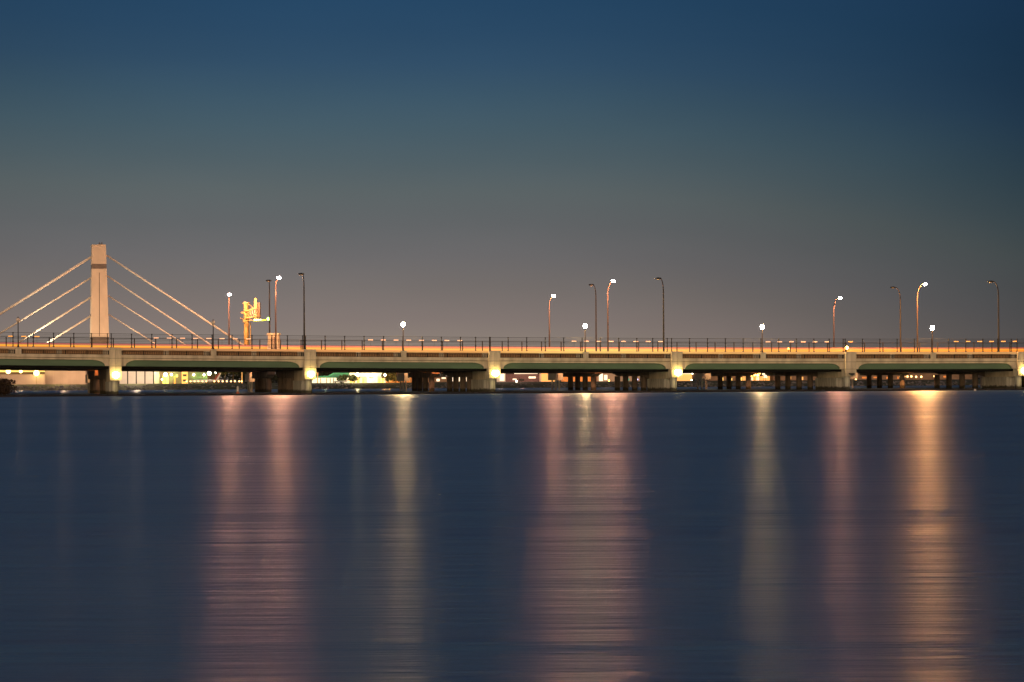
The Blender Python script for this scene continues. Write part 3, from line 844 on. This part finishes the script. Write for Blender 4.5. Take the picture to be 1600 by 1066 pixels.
fr = MB()
for x in (402.5, 404.5, 406.5):
    fr.tube([GP(x, 473, -10.0), GP(x, 499, -10.0)], 0.045, 5)
for y in (478, 484, 490, 496):
    fr.tube([GP(397, y, -5.2), GP(407, y, -10.0)], 0.04, 5)
mesh('panel_frame', fr, M['rail'], gan)
wk = MB()
for x in (398, 401, 404, 407):
    wk.ball(GP(x, 500, -7), 0.16, seg=8, rings=6)
mesh('sign_lamp', wk, M['lamp_yg'], gan)
sg = GP(419.5, 498.5, -12)
sig = thing('traffic_signal', GP(396, 501, -8), 'green signal lamp on a thin arm beside the yellow gantry', 'traffic signal')
mesh('arm', MB().tube([GP(396, 501.5, -8), GP(412, 500.8, -11)], 0.06, 6), M['signal_y'], sig)  # arm glows: the signal's yellow light trail painted into it
mesh('hood', MB().ball(sg + Vector((0, 0.28, 0)), 0.36, 0.25, 0.36, 10, 6), M['black'], sig)
mesh('lens', MB().ball(sg, 0.27, 0.2, 0.27, 12, 8), M['signal'], sig)
mesh('lens', MB().ball(GP(413.5, 500, -11.5), 0.36, 0.14, 0.11, 10, 6), M['signal_y'], sig)

spot('gantry_fill', (gc.x + 3, gc.y - 14, 6.6), (gc.x + 0.5, gc.y - 2, 13.0), 900, (1.0, 0.50, 0.03), 70)  # unseen spot added to light the gantry yellow
spot('pillar_fill', P(U(428, 8, 540), 8, 8.2), P(U(428, 25, 540), 25, 9.0), 1500, (1.0, 0.50, 0.12), 30)  # unseen spot added to brighten the stone pillar
sp = PP(428, 541, 25.0); su = U(428, 25, 540)
stn = thing('stone_pillar', Vector((sp.x, sp.y, ZT(su) - 1.0)), 'squat lit stone pillar with narrow dark slots beside the roadway', 'pillar')
z0 = ZT(su) - 1.0; z1 = ZP(428, 523.5, 25); hw = 0.95
sm = MB()
sm.hexa([(sp.x - hw - .18, sp.y - hw, z0), (sp.x + hw + .18, sp.y - hw, z0), (sp.x + hw + .18, sp.y + hw, z0), (sp.x - hw - .18, sp.y + hw, z0),
         (sp.x - hw + .12, sp.y - hw + .1, z1 - .002), (sp.x + hw - .12, sp.y - hw + .1, z1 - .002), (sp.x + hw - .12, sp.y + hw - .1, z1 - .002), (sp.x - hw + .12, sp.y + hw - .1, z1 - .002)])
for s in (-1, 1):
    sm.hexa([(sp.x + s * .80 - .2, sp.y - hw - .14, z0), (sp.x + s * .80 + .2, sp.y - hw - .14, z0), (sp.x + s * .80 + .2, sp.y - hw + .2, z0), (sp.x + s * .80 - .2, sp.y - hw + .2, z0),
             (sp.x + s * .68 - .16, sp.y - hw - .04, z1), (sp.x + s * .68 + .16, sp.y - hw - .04, z1), (sp.x + s * .68 + .16, sp.y - hw + .3, z1), (sp.x + s * .68 - .16, sp.y - hw + .3, z1)])
mesh('shaft', sm, M['stone'], stn)
mesh('cap', MB().box(sp.x - 1.02, sp.x + 1.02, sp.y - 1.05, sp.y + 1.0, z1 + .002, z1 + 0.3), M['stone'], stn)
sl = MB()
for s in (-.2, .2): sl.box(sp.x + s - .1, sp.x + s + .1, sp.y - hw - .03, sp.y - hw + .2, z0 + 0.9, z1 - 0.4)
mesh('slot', sl, M['pylon_band'], stn)

# ------------------------------------------------------------------ boom, buoys, bush
bm_ = MB(); pts = []
for i in range(61):
    x = -150 + 5.0 * i; pts.append(Vector((x, 199.5 + 0.134 * x, 0.03)))
bm_.tube(pts, 0.17, 8)
for i in range(60):
    p, q = pts[i], pts[i + 1]
    bm_.tube([p.lerp(q, 0.06), p.lerp(q, 0.94)], 0.20, 8)
tag(mesh('floating_boom', bm_, M['boom'], None, Vector((0, 199.5, 0))), 'long low dark boom floating across the water in front of the piers', 'boom')
o = at(371.5, 613, 217); o.z = 0
t = thing('buoy', o, 'slim pale channel buoy left of the second pier, banded reddish', 'buoy')
mesh('float', MB().lathe(o, [(0.30, -0.2), (0.32, 0.0), (0.22, 0.28), (0.13, 0.4)], 12), M['buoy_red'], t)
mesh('marker_post', MB().lathe(o, [(0.13, 0.401), (0.16, 0.5), (0.16, 1.05), (0.05, 1.2)], 12), M['buoy'], t)
o = at(1523.5, 611, 196); o.z = 0
t = thing('buoy', o, 'small round white buoy near the right pier, by the boom', 'buoy')
mesh('float', MB().ball(o + Vector((0, 0, 0.16)), 0.17, seg=12), M['buoy'], t, smooth=True)
mesh('ring', MB().tube([o + Vector((0, 0, 0.32)), o + Vector((0, 0, 0.40))], 0.04, 6), M['rail'], t)

def leaves(mb, c, rad, n, size, lobes=7):
    ls = []
    for i in range(lobes):
        v = Vector((R.gauss(0, 1), R.gauss(0, 1), R.gauss(0, 1))).normalized()
        ls.append((c + Vector((v.x * rad[0], v.y * rad[1], v.z * rad[2])) * R.uniform(.3, .62), R.uniform(.38, .62)))
    for i in range(n):
        lc, lr = R.choice(ls)
        v = Vector((R.gauss(0, 1), R.gauss(0, 1), R.gauss(0, 1))).normalized() * (R.random() ** 0.4)
        p = lc + Vector((v.x * rad[0], v.y * rad[1], v.z * rad[2])) * lr
        a = Vector((R.gauss(0, 1), R.gauss(0, 1), R.gauss(0, 1))).normalized() * size * R.uniform(.6, 1.3)
        b = Vector((R.gauss(0, 1), R.gauss(0, 1), R.gauss(0, 1))).normalized() * size * R.uniform(.4, 1.0)
        mb.add([p - a, p - b, p + a, p + b], [(0, 1, 2, 3)])
def tree(name, x, y, z0, h, w_, label, mat, group, n=900, size=0.22, cat='tree', squat=False):
    t = thing(name, (x, y, z0), label, cat, group)
    st = 0.12 if squat else 0.35
    tm = MB().tube([(x, y, z0 - 0.2), (x + .1, y, z0 + h * st), (x - .05, y, z0 + h * .7)], [0.05 * h * .5, 0.04 * h * .5, 0.01 * h], 7)
    for k in range(5):
        q = k * 1.25 + R.random(); a = Vector((x, y, z0 + h * (st + .06 * k)))
        tm.tube([a, a + Vector((math.cos(q) * w_ * .35, math.sin(q) * w_ * .35, h * .22))], [0.012 * h, 0.005 * h], 5)
    mesh('trunk', tm, M['bark'], t)
    c = MB(); leaves(c, Vector((x, y, z0 + h * (0.5 if squat else 0.66))), (w_ * .5, w_ * .45, h * (.5 if squat else .38)), n, size, 12)
    mesh('crown', c, mat, t)
    return t
b0 = at(3, 616, 190)
mud = MB()
mud.lathe((b0.x - 1.2, b0.y, 0), [(5.2, -0.4), (4.6, 0.03), (3.4, 0.14), (1.2, 0.22)], 20)
tag(mesh('mudbank', mud, M['mud'], smooth=True), 'low dark mudbank at the left edge under the bush', 'ground', kind='structure')
tree('bush', b0.x - 0.9, b0.y, 0.1, 2.5, 7.4, 'dark brown rounded bush at the water edge, cut by the left photo edge', M['leaf_dry'], None, 8000, 0.13, 'bush', True)
rb = 0
for dx, s in ((-2.9, .30), (-1.1, .24), (0.6, .26), (-2.2, .2)):
    mb = MB(); rock(mb, (b0.x + dx, b0.y - 2.3, 0.22), s)
    tag(mesh('boulder', mb, M['buoy_red'] if rb == 0 else M['mud'], None, (b0.x + dx, b0.y - 2.3, 0)), ['reddish boulder at the foot of the bush, nearest the photo edge', 'dark boulder second from left at the foot of the bush', 'dark boulder rightmost at the foot of the bush', 'small dark boulder between the others under the bush'][rb], 'rock'); rb += 1

# unseen spots added in the gaps between the decks to brighten the piers
for uu in PU[1:-1]:
    spot('gap_fill', P(uu - 0.8, 24.6, 7.4), P(uu, 28.6, 1.5), 3600, (1.0, 0.24, 0.035), 50, 0.2)
    spot('gap_fill', P(uu + 1.2, 23.4, 7.4), P(uu, 20.2, 1.5), 1300, (1.0, 0.24, 0.035), 50, 0.2)
    spot('gap_fill', P(uu + 0.3, 42.4, 6.2), P(uu, 44.0, 1.5), 2400, (1.0, 0.55, 0.26), 80, 0.2)
# ------------------------------------------------------------------ far shore buildings, jets and lamps
GZ = 1.46
def fx(px, Y): return unroll(px, 590)[0] / F * Y
def zp(py, px, Y): return CAMZ - unroll(px, py)[1] / F * Y
def boxm(x0, x1, y0, y1, z0, z1): return MB().box(x0, x1, y0, y1, z0, z1)

# long tan wall
Y = 366; x0, x1 = fx(-120, Y), fx(70, Y)
t = thing('perimeter_wall', (x0, Y, GZ), 'long plain tan wall on the far bank at the left edge', 'wall')
mesh('wall', boxm(x0, x1, Y, Y + .3, GZ, zp(585.5, 30, Y)), M['tan'], t)
mesh('coping', boxm(x0, x1 + .05, Y - .06, Y + .36, zp(585.5, 30, Y) + .001, zp(585.5, 30, Y) + .08), M['tan'], t)
# white panelled sheds
def shed(px0, px1, n, label, mull, mat, Y=368, h=5.2, dep=14):
    x0, x1 = fx(px0, Y), fx(px1, Y)
    t = thing('shed', (x0, Y, GZ), label, 'building')
    mesh('wall', boxm(x0, x1, Y, Y + dep, GZ, GZ + h), mat, t)
    mesh('roof', boxm(x0 - .3, x1 + .3, Y - .3, Y + dep + .3, GZ + h + .002, GZ + h + .3), M['white'], t)
    s = MB()
    for k in range(n + 1):
        x = x0 + (x1 - x0) * k / n
        s.box(x - mull, x + mull, Y - .05, Y + .05, GZ + 0.02, GZ + h - .05)
    mesh('mullion', s, M['mullion'] if mull > .1 else M['tan'], t)
    return t
shed(70.5, 134, 5, 'pale panelled shed on the far bank left of the first pier', .05, M['tan'])
shed(186, 240, 4, 'pale shed with four tall panels and dark posts right of the first pier', .14, M['white'])
spots_far = []
def far_light(px, py, Y, e, c, r=0.3):
    e *= 0.45
    """area light of a building floodlight, aimed back at the facades"""
    l = bpy.data.lights.new('floodlight', 'POINT'); l.energy = e; l.color = c; l.shadow_soft_size = r
    o = bpy.data.objects.new('floodlight', l); o.location = at(px, py, Y); sc.collection.objects.link(o)
def pole_lamp(px, py, Y, r, mat, label, name='flood_lamp', post=True, group=None):
    p = at(px, py, Y); t = thing(name, (p.x, p.y, GZ), label, 'lamp', group)
    if post: mesh('post', MB().tube([(p.x, p.y, GZ), (p.x, p.y, p.z - r)], 0.05, 6), M['steel'], t)
    mesh('lamp_globe', MB().ball(p, r, seg=10, rings=8), mat, t, smooth=True)
    return t
# yellow lights over the tan wall
pole_lamp(13, 580.3, 372, .62, M['lamp_yg'], 'leftmost bright yellow lamp over the tan wall')
pole_lamp(32.5, 580.3, 372, .45, M['lamp_yg'], 'second bright yellow lamp over the tan wall')
pole_lamp(57, 583, 365, .72, M['lamp_yg'], 'biggest bright yellow lamp, at the right end of the tan wall')
Y = 385; x0, x1 = fx(-60, Y), fx(70, Y)
t = thing('hangar', (x0, Y, GZ), 'low dark hangar with a yellow-lit eave behind the tan wall', 'building')
mesh('wall', boxm(x0, x1, Y, Y + 20, GZ, zp(581.5, 30, Y)), M['brown_wall'], t)
mesh('lit_eave', boxm(x0, x1, Y - .5, Y + 20, zp(581.5, 30, Y) + .002, zp(577, 30, Y)), M['win_y'], t)
for k, px in enumerate((-4, 9, 23, 41, 48)):
    tree('shrub', fx(px, 369), 369, GZ, 2.6, 2.6, ['dark shrub behind the tan wall at the very edge of the photo', 'dark shrub behind the tan wall under its leftmost lamp', 'dark shrub behind the tan wall between its two left lamps', 'dark shrub behind the tan wall, second from its right end', 'dark shrub behind the tan wall, nearest the biggest lamp'][k], M['leaf'], 'shrubs behind the tan wall', 160, .18, 'shrub', True)

def windows(t, Y, lst, mat, frame=True):
    for (a, b, ya, yb) in lst:
        x0, x1 = fx(a, Y), fx(b, Y); z0, z1 = zp(yb, a, Y), zp(ya, a, Y)
        w_ = mesh('window', boxm(x0, x1, Y - .06, Y - .004, z0, z1), mat, t)
# terminal: a row of joined blocks
Y = 374
def block(px0, px1, mat, label, h=5.4, dep=16, Y=374, roof=None, name='building', pytop=None):
    x0, x1 = fx(px0, Y), fx(px1, Y)
    if pytop is not None: h = zp(pytop, px0, Y) - GZ
    t = thing(name, (x0, Y, GZ), label, 'building')
    mesh('wall', boxm(x0, x1 - .03, Y, Y + dep, GZ, GZ + h), mat, t)
    mesh('roof', boxm(x0 - .1, x1 + .07, Y - .2, Y + dep + .2, GZ + h + .002, GZ + h + .3), roof or M['roof_dark'], t)
    return t
t = block(240.5, 271, M['brown_wall'], 'brown terminal block with two small yellow windows and a bright globe')
windows(t, Y, [(242, 244.3, 585, 589), (247, 249.3, 585, 589)], M['win_y'])
mesh('lit_doorway', boxm(fx(254, Y), fx(263.5, Y), Y - .08, Y - .01, GZ, zp(587, 258, Y)), M['win_y'], t)
t = block(271, 284, M['brown_wall'], 'narrow terminal block washed by green light')
mesh('door', boxm(fx(272, Y), fx(274.5, Y), Y - .08, Y - .01, GZ, zp(588, 272, Y)), M['wall_o'], t)
windows(t, Y, [(275, 278, 585.5, 589.5)], M['win_y'])
t = block(284, 293.5, M['wall_y'], 'small yellow-lit terminal block with dark windows')
windows(t, Y, [(286, 291.5, 585, 588), (286, 291, 593, 596)], M['mullion'])
t = block(293.5, 325, M['brown_wall'], 'long brown terminal block with two green lamps on its wall')
for px, py, lab in ((267.7, 585.3, 'green lamp on the narrow terminal block'), (302.8, 585.7, 'green lamp on the long brown block, left of its pair'), (318.8, 585.7, 'green lamp on the long brown block, right of its pair')):
    p = at(px, py, Y - .4); t = thing('wall_lamp', (p.x, p.y, p.z), lab, 'lamp', 'green wall lamps')
    mesh('bracket', boxm(p.x - .08, p.x + .08, p.y, p.y + .39, p.z - .06, p.z + .06), M['black'], t)
    mesh('lamp_globe', MB().ball(p, .26, seg=10, rings=8), M['lamp_w'], t)
    far_light(px, py + 1.5, Y - 1.2, 260, (0.02, 1.0, 0.12), .2)
pole_lamp(258.5, 585.5, 372, .50, M['lamp_w'], 'big white globe lamp before the brown terminal block')
pole_lamp(253, 593, 371, .16, M['lamp_w'], 'small white lamp low beside the lit doorway')
pole_lamp(327, 583.5, 371, .52, M['lamp_w'], 'white floodlight at the right end of the terminal')
pole_lamp(337, 582.0, 371, .26, M['lamp_w'], 'small white floodlight above the red jet tail')
BX = [(291.5, 'first'), (297.7, 'second'), (304, 'third'), (310, 'fourth'), (316.3, 'fifth'), (322.5, 'sixth'), (335, 'seventh'), (341.5, 'eighth'), (348, 'ninth'), (354.5, 'tenth'), (361, 'eleventh'), (367, 'twelfth'), (373.8, 'thirteenth'), (377.5, 'fourteenth')]
for px, w_ in BX:
    pole_lamp(px, 596.0, 363, .20, M['bollard'], w_ + ' small orange lamp from the left in the far bank row', 'bollard_lamp', True, 'low orange lamps on the far bank')
t = thing('light_pole', (fx(378.2, 364), 364, GZ), 'pale pole right of the row of low orange lamps', 'pole')
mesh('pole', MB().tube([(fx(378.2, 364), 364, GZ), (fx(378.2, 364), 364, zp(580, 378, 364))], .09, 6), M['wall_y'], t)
mesh('lamp_head', boxm(fx(378.2, 364) - .3, fx(378.2, 364) + .3, 363.7, 364.3, zp(580, 378, 364) + .001, zp(580, 378, 364) + .12), M['black'], t)
t = thing('light_pole', (fx(496.5, 364), 364, GZ), 'pale pole in front of the green roof building', 'pole')
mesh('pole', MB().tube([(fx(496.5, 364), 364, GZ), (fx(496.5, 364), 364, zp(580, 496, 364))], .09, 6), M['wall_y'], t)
mesh('lamp_head', boxm(fx(496.5, 364) - .3, fx(496.5, 364) + .3, 363.7, 364.3, zp(580, 496, 364) + .001, zp(580, 496, 364) + .12), M['black'], t)

def jet(px0, px1, Y, label, tail_mat):
    """small jet airliner, side on, nose at px0, tail at px1"""
    x0, x1 = fx(px0, Y), fx(px1, Y); L = x1 - x0; r = L * .052; z = GZ + r * 1.7
    t = thing('jet', ((x0 + x1) / 2, Y, GZ), label, 'aeroplane', 'parked jets')
    fu = MB().tube([(x0, Y, z - r * .3), (x0 + L * .04, Y, z - r * .1), (x0 + L * .13, Y, z), (x0 + L * .68, Y, z), (x0 + L * .9, Y, z + r * .5), (x1, Y, z + r * .8)], [r * .1, r * .6, r, r, r * .45, r * .12], 12)
    mesh('fuselage', fu, M['jet'], t, smooth=True)
    wg = MB()
    for s in (-1, 1):
        wg.prism([(x0 + L * .40, Y + s * r * .6, z - r * .5), (x0 + L * .58, Y + s * r * .6, z - r * .5), (x0 + L * .70, Y + s * L * .38, z), (x0 + L * .65, Y + s * L * .38, z)], (0, 0, .15))
    mesh('wing', wg, M['jet'], t)
    fn = MB().prism([(x0 + L * .78, Y - .1, z + r * .8), (x0 + L * .93, Y - .1, z + r * .8), (x1 + L * .02, Y - .1, z + r * 5.2), (x0 + L * .95, Y - .1, z + r * 5.2)], (0, .2, 0))
    mesh('tail_fin', fn, M['jet'], t)
    if tail_mat is not M['jet']:
        rs_ = MB().prism([(x0 + L * .775, Y - .13, z + r * .85), (x0 + L * .85, Y - .13, z + r * .85), (x0 + L * .985, Y - .13, z + r * 5.0), (x0 + L * .945, Y - .13, z + r * 5.0)], (0, .26, 0))
        mesh('tail_stripe', rs_, tail_mat, t)
    en = MB().tube([(x0 + L * .42, Y - L * .14, z - r * .9), (x0 + L * .52, Y - L * .14, z - r * .9)], r * .5, 10)
    mesh('engine', en, M['jet'], t)
    for xx, yy in ((.12, 0), (.52, -.8), (.52, .8)):
        ge = MB(); ge.tube([(x0 + L * xx, Y + yy, GZ + .1), (x0 + L * xx, Y + yy, z - r * .6)], .09, 5); ge.ball((x0 + L * xx, Y + yy, GZ + .22), .22, .12, .22, 8, 6)
        mesh('landing_gear', ge, M['black'], t)
jet(298, 344.5, 369, 'white jet with a red striped tail before the brown terminal', M['jet_red'])
jet(521, 544.5, 366, 'small white jet parked before the green roof building', M['jet'])

# green roofed building
Y = 376
x0, x1 = fx(487, Y), fx(624, Y)
t = thing('building', (x0, Y, GZ), 'low white building with a stepped green metal roof right of the second pier', 'building')
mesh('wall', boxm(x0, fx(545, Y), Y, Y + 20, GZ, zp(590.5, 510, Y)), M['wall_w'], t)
rf = MB().prism([(x0 - 1, Y - .6, zp(590.4, 510, Y)), (fx(545, Y), Y - .6, zp(590.4, 510, Y)), (fx(545, Y), Y - .6, zp(578, 510, Y)), (fx(524, Y), Y - .6, zp(581, 510, Y)), (fx(514, Y), Y - .6, zp(587, 510, Y)), (x0 - 1, Y - .6, zp(588.4, 510, Y))], (0, 21, 0))
mesh('roof', rf, M['roof_green'], t)
ms = MB()
for px in (496, 501, 510.5, 516, 521):
    ms.box(fx(px, Y) - .12, fx(px, Y) + .12, Y - .05, Y - .005, GZ, zp(591, 510, Y))
mesh('mullion', ms, M['tan'], t)
t = block(545.2, 602, M['wall_w'], 'brightly lit white hall with arched openings between the second and third piers', pytop=579, Y=378)
ar = MB()
for px in (548, 553, 560, 568, 573, 588, 593, 598):
    ar.box(fx(px, 378) - .35, fx(px, 378) + .35, 377.92, 377.99, GZ, zp(591, px, 378))
mesh('opening', ar, M['win_y'], t)
mesh('porch_roof', boxm(fx(545, 378), fx(602, 378), 376.8, 377.9, zp(590, 570, 378), zp(589, 570, 378)), M['roof_dark'], t)
t = block(577, 584, M['wall_w'], 'small gabled white entrance in the middle of the lit hall', pytop=590, Y=375, dep=2)
gb = MB().prism([(fx(576, 375), 374.9, zp(589.8, 580, 375)), (fx(585, 375), 374.9, zp(589.8, 580, 375)), (fx(580.5, 375), 374.9, zp(586, 580, 375))], (0, 2, 0))
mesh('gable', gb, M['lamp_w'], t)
for k, px in enumerate((575, 582, 587.5)):
    x = fx(px, 376.5)
    tt = thing('column_tower', (x, 376.5, GZ), ['left of three pale towers over the lit hall', 'middle of three pale towers over the lit hall', 'right of three pale towers over the lit hall'][k], 'tower', 'pale towers of the lit hall')
    mesh('shaft', boxm(x - .32, x + .32, 376.2, 376.7, GZ, zp(581, px, 376.5)), M['wall_w'], tt)
    mesh('cap', boxm(x - .42, x + .42, 376.1, 376.8, zp(581, px, 376.5) + .001, zp(580, px, 376.5)), M['brown_wall'], tt)
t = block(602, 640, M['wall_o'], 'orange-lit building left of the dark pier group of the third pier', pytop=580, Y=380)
windows(t, 380, [(603, 606, 591, 596), (608, 611, 591, 596)], M['win_y'])
t = block(655, 742, M['brown_wall'], 'dim brown building seen between the columns of the third pier', pytop=590, Y=380)
windows(t, 380, [(682, 687, 592, 596), (690, 696.5, 588.5, 592), (705, 709, 588, 596), (717, 720.5, 588, 596), (728.5, 731, 588, 596)], M['win_w'])
t = block(776, 790, M['white'], 'white corner building right of the third pier', pytop=579, Y=376)
windows(t, 376, [(781, 788, 584.5, 595)], M['win_w'])
t = block(790, 843, M['brick'], 'mauve brick building with pale lit roof lines and small windows', pytop=584.6, Y=377)
windows(t, 377, [(801, 807, 591.8, 594)], M['win_w']); windows(t, 377, [(811, 819, 592, 595.5)], M['mullion'])
windows(t, 377, [(826, 837, 588.5, 591.5)], M['win_w'])
mesh('lit_roof_line', boxm(fx(803.5, 377), fx(840, 377), 376.5, 376.9, zp(584.4, 820, 377), zp(582.2, 820, 377)), M['win_w'], t)
t = block(843, 846, M['white'], 'narrow white building edge beside the yellow block', pytop=579, Y=376)
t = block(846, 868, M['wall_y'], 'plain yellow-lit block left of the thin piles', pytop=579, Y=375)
t = block(880, 931, M['wall_o'], 'orange-brown building behind the columns left of the middle globe lamp', pytop=586, Y=382)
windows(t, 382, [(889, 893, 589, 595.5), (900, 904, 589, 595.5), (913.5, 916, 589, 595.5)], M['win_w'])
t = block(933, 962, M['tan'], 'pale building with window bars at the gap in the columns', pytop=582, Y=379)
windows(t, 379, [(936, 942, 584, 595.5), (944, 949, 586, 594)], M['win_w'])
t = block(962, 1000, M['tan'], 'tan building with a small teal sign board between columns', pytop=586, Y=380)
mesh('sign_board', boxm(fx(975, 380), fx(983, 380), 379.8, 379.9, zp(594.5, 978, 380), zp(591.8, 978, 380)), M['teal'], t)
windows(t, 380, [(992, 996, 589, 592)], M['win_w'])
pole_lamp(965.5, 593, 366, .30, M['lamp_w'], 'white lamp between the first two columns left of the fourth pier')
M['lamp_hot'] = glow('flood_hot_yellow', (1.0, 0.85, 0.4), 1600); M['lamp_hot_o'] = glow('flood_hot_orange', (1.0, 0.45, 0.12), 650)
pole_lamp(558, 585.5, 366, .26, M['lamp_hot'], 'brightest yellow-white lamp on a pole before the lit white hall')
pole_lamp(601.5, 586, 366, .24, M['lamp_hot_o'], 'orange lamp on a pole where the white hall meets the orange building')
pole_lamp(951.5, 594.8, 366, .20, M['lamp_o'], 'orange lamp low beside the columns, left of the white one')
pole_lamp(996, 593, 366, .16, M['lamp_b'], 'tiny bluish lamp in the last gap between columns')
pole_lamp(993, 595.3, 366, .14, M['lamp_o'], 'tiny orange lamp below the bluish one')
pole_lamp(807, 596, 358.5, .22, M['lamp_w'], 'small warm lamp on the bank before the mauve brick building')
t = block(1058, 1081.5, M['wall_y'], 'plain yellow-lit block right of the fourth pier', pytop=584.6, Y=374, roof=M['win_w'])
pole_lamp(1082.5, 583.3, 371, .26, M['lamp_w'], 'white lamp at the corner of the yellow block right of the fourth pier')
pole_lamp(1080.5, 594, 369, .15, M['lamp_w'], 'small white lamp low at the foot of the yellow block')
t = block(1108, 1164, M['brown_wall'], 'brown building with orange windows behind the columns right of the yellow block', pytop=588, Y=382)
windows(t, 382, [(1123, 1130, 590, 595), (1138, 1144, 591, 595), (1152, 1159.5, 590, 595)], M['win_y'])
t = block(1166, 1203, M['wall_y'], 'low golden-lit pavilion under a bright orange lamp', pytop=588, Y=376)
windows(t, 376, [(1170, 1176, 589.5, 594.5), (1182, 1186, 589.5, 594.5), (1192, 1199, 588.5, 590.5)], M['win_w'])
for k, (px, py) in enumerate(((1174, 586), (1179, 585.5), (1184, 586.5), (1193, 584.5), (1196, 588), (1169, 591))):
    pole_lamp(px, py, 371, .38, M['win_w' if k > 2 else 'lamp_o'], ['glowing amber globe at the left of the golden pavilion roof', 'glowing amber globe second on the golden pavilion roof', 'glowing amber globe third on the golden pavilion roof', 'topmost white globe at the right of the golden pavilion', 'white globe low at the right of the golden pavilion', 'white globe at the left foot of the golden pavilion'][k], 'globe_light', True, 'globe lights of the golden pavilion')
pole_lamp(1187, 582.4, 369, .36, M['lamp_o'], 'bright orange lamp above the golden pavilion')
t = block(1208, 1290, M['brown_wall'], 'dim brown building with orange windows behind the columns left of the unlit pier', pytop=588, Y=384)
windows(t, 384, [(1212, 1219, 589, 593.5), (1231, 1236, 588.5, 593), (1250, 1255, 589, 594)], M['wall_y'])
t = block(1335, 1520, M['brown_wall'], 'long dark building at the far right with a row of orange windows', pytop=584, Y=390)
windows(t, 390, [(1347, 1356, 589, 591.5), (1365, 1373, 589, 591), (1385, 1391, 589, 592), (1402, 1404, 588.5, 592), (1474, 1481, 587.5, 590)], M['wall_o'])
for k, (px, py) in enumerate(((1337.5, 590), (1337.3, 593.5), (1372.7, 593.3), (1391.7, 590), (1407, 589), (1413, 588.7), (1418, 588.5), (1424, 588.3), (1431.5, 589), (1439.5, 588.8), (1460, 588), (1462, 592.8))):
    pole_lamp(px, py, 372, .26 if k < 11 else .36, M['bollard'] if k != 11 else M['lamp_yg'],
              ['orange lamp against the unlit pier edge, upper of two', 'orange lamp against the unlit pier edge, lower of two', 'tiny orange lamp low in the second gap right of the unlit pier', 'orange lamp in the third gap right of the unlit pier',
               'first orange lamp from left in the wide gap at the right', 'second orange lamp in the wide gap at the right', 'third orange lamp in the wide gap at the right', 'fourth orange lamp in the wide gap at the right', 'fifth orange lamp in the wide gap at the right', 'rightmost orange lamp in the wide gap at the right',
               'orange lamp above the yellow one near the right column', 'bright yellow lamp low near the right column'][k], 'parking_lamp', True, 'orange lamps on the far right shore')
# trees of the far shore
TR = [(334, 372, 5.6, 6, 'dark tree at the right end of the terminal'), (351, 376, 6, 6, 'orange-lit tree right of the red tail'), (364, 378, 6.5, 7, 'green tree left of the pale pole'), (376, 380, 6.0, 5, 'dark tree directly behind the pale pole'),
      (500, 381, 7, 9, 'dark tree behind the green roof, left one'), (511, 382, 7, 9, 'dark tree behind the green roof, right one'), (536, 372, 2.3, 3.6, 'small tree against the bright hall above the jet'), (553, 373, 2.3, 3.4, 'small tree before the bright hall, right of the jet'),
      (607, 374, 3.4, 5, 'small tree before the orange-lit building'), (617, 374, 3.6, 5, 'round tree at the right end of the orange-lit building'),
      (690, 384, 7, 8, 'dark green tree over the dim brown building'), (1150, 388, 6.5, 12, 'dark tree left of the golden pavilion'), (1190, 388, 7, 12, 'dark tree behind the golden pavilion'), (1222, 390, 7, 12, 'dark tree over the dim brown building at right'), (1262, 390, 7, 12, 'dark tree left of the unlit pier'),
      (1350, 396, 7, 14, 'dark tree behind the far right building, first from left'), (1388, 396, 7, 14, 'dark tree behind the far right building, second from left'), (1425, 396, 7.2, 14, 'dark tree behind the far right building, third from left'), (1462, 396, 7, 14, 'dark tree behind the far right building, fourth from left'),
      (1500, 392, 7, 14, 'dark tree behind the far right building, rightmost'), (1560, 390, 6, 16, 'wide dark tree at the far right edge behind the last pier')]
for px, Y, h, w_, lab in TR:
    tree('tree', fx(px, Y), Y, GZ, h, w_, lab, M['leaf'], 'trees on the far shore', 700, .28, squat=h < 4 or px > 1100)
wd = MB()
for i in range(42000):
    x = R.uniform(-230, 235); y = R.uniform(412, 428)
    top = GZ + 4.6 + 1.3 * math.sin(x * .21 + 1) + 0.9 * math.sin(x * .57) - abs(y - 420) * .08
    p = Vector((x, y, GZ + (top - GZ) * R.random() ** .7))
    a = Vector((R.gauss(0, 1), R.gauss(0, 1), R.gauss(0, 1))).normalized() * R.uniform(.35, .8)
    b = Vector((R.gauss(0, 1), R.gauss(0, 1), R.gauss(0, 1))).normalized() * R.uniform(.2, .5)
    wd.add([p - a, p - b, p + a, p + b], [(0, 1, 2, 3)])
tag(mesh('far_wood', wd, M['leaf']), 'dark wood closing the view behind the far shore buildings', 'wood', kind='stuff')
# floodlighting of the far shore: what the lamps over there throw on the walls
for px, py, Y, e, c in ((100, 578, 359, 5200, (1, .62, .36)), (30, 578, 359, 2600, (1, .62, .36)), (212, 578, 359, 6500, (1, .72, .48)), (258, 583, 370, 1500, (1, .8, .3)),
                        (352, 581, 371, 1300, (1, .5, .1)), (366, 583, 372, 500, (.8, .7, .2)), (508, 585, 368, 1500, (.8, 1, .6)), (608, 583, 370, 1500, (1, .45, .08)), (782, 583, 366, 1500, (1, .7, .5)), (816, 583, 366, 1700, (1, .5, .36)),
                        (945, 583, 366, 1400, (1, .65, .4)), (1185, 580, 366, 900, (1, .5, .1)), (1420, 584, 366, 500, (1, .45, .15))):
    far_light(px, py, Y, e, c)
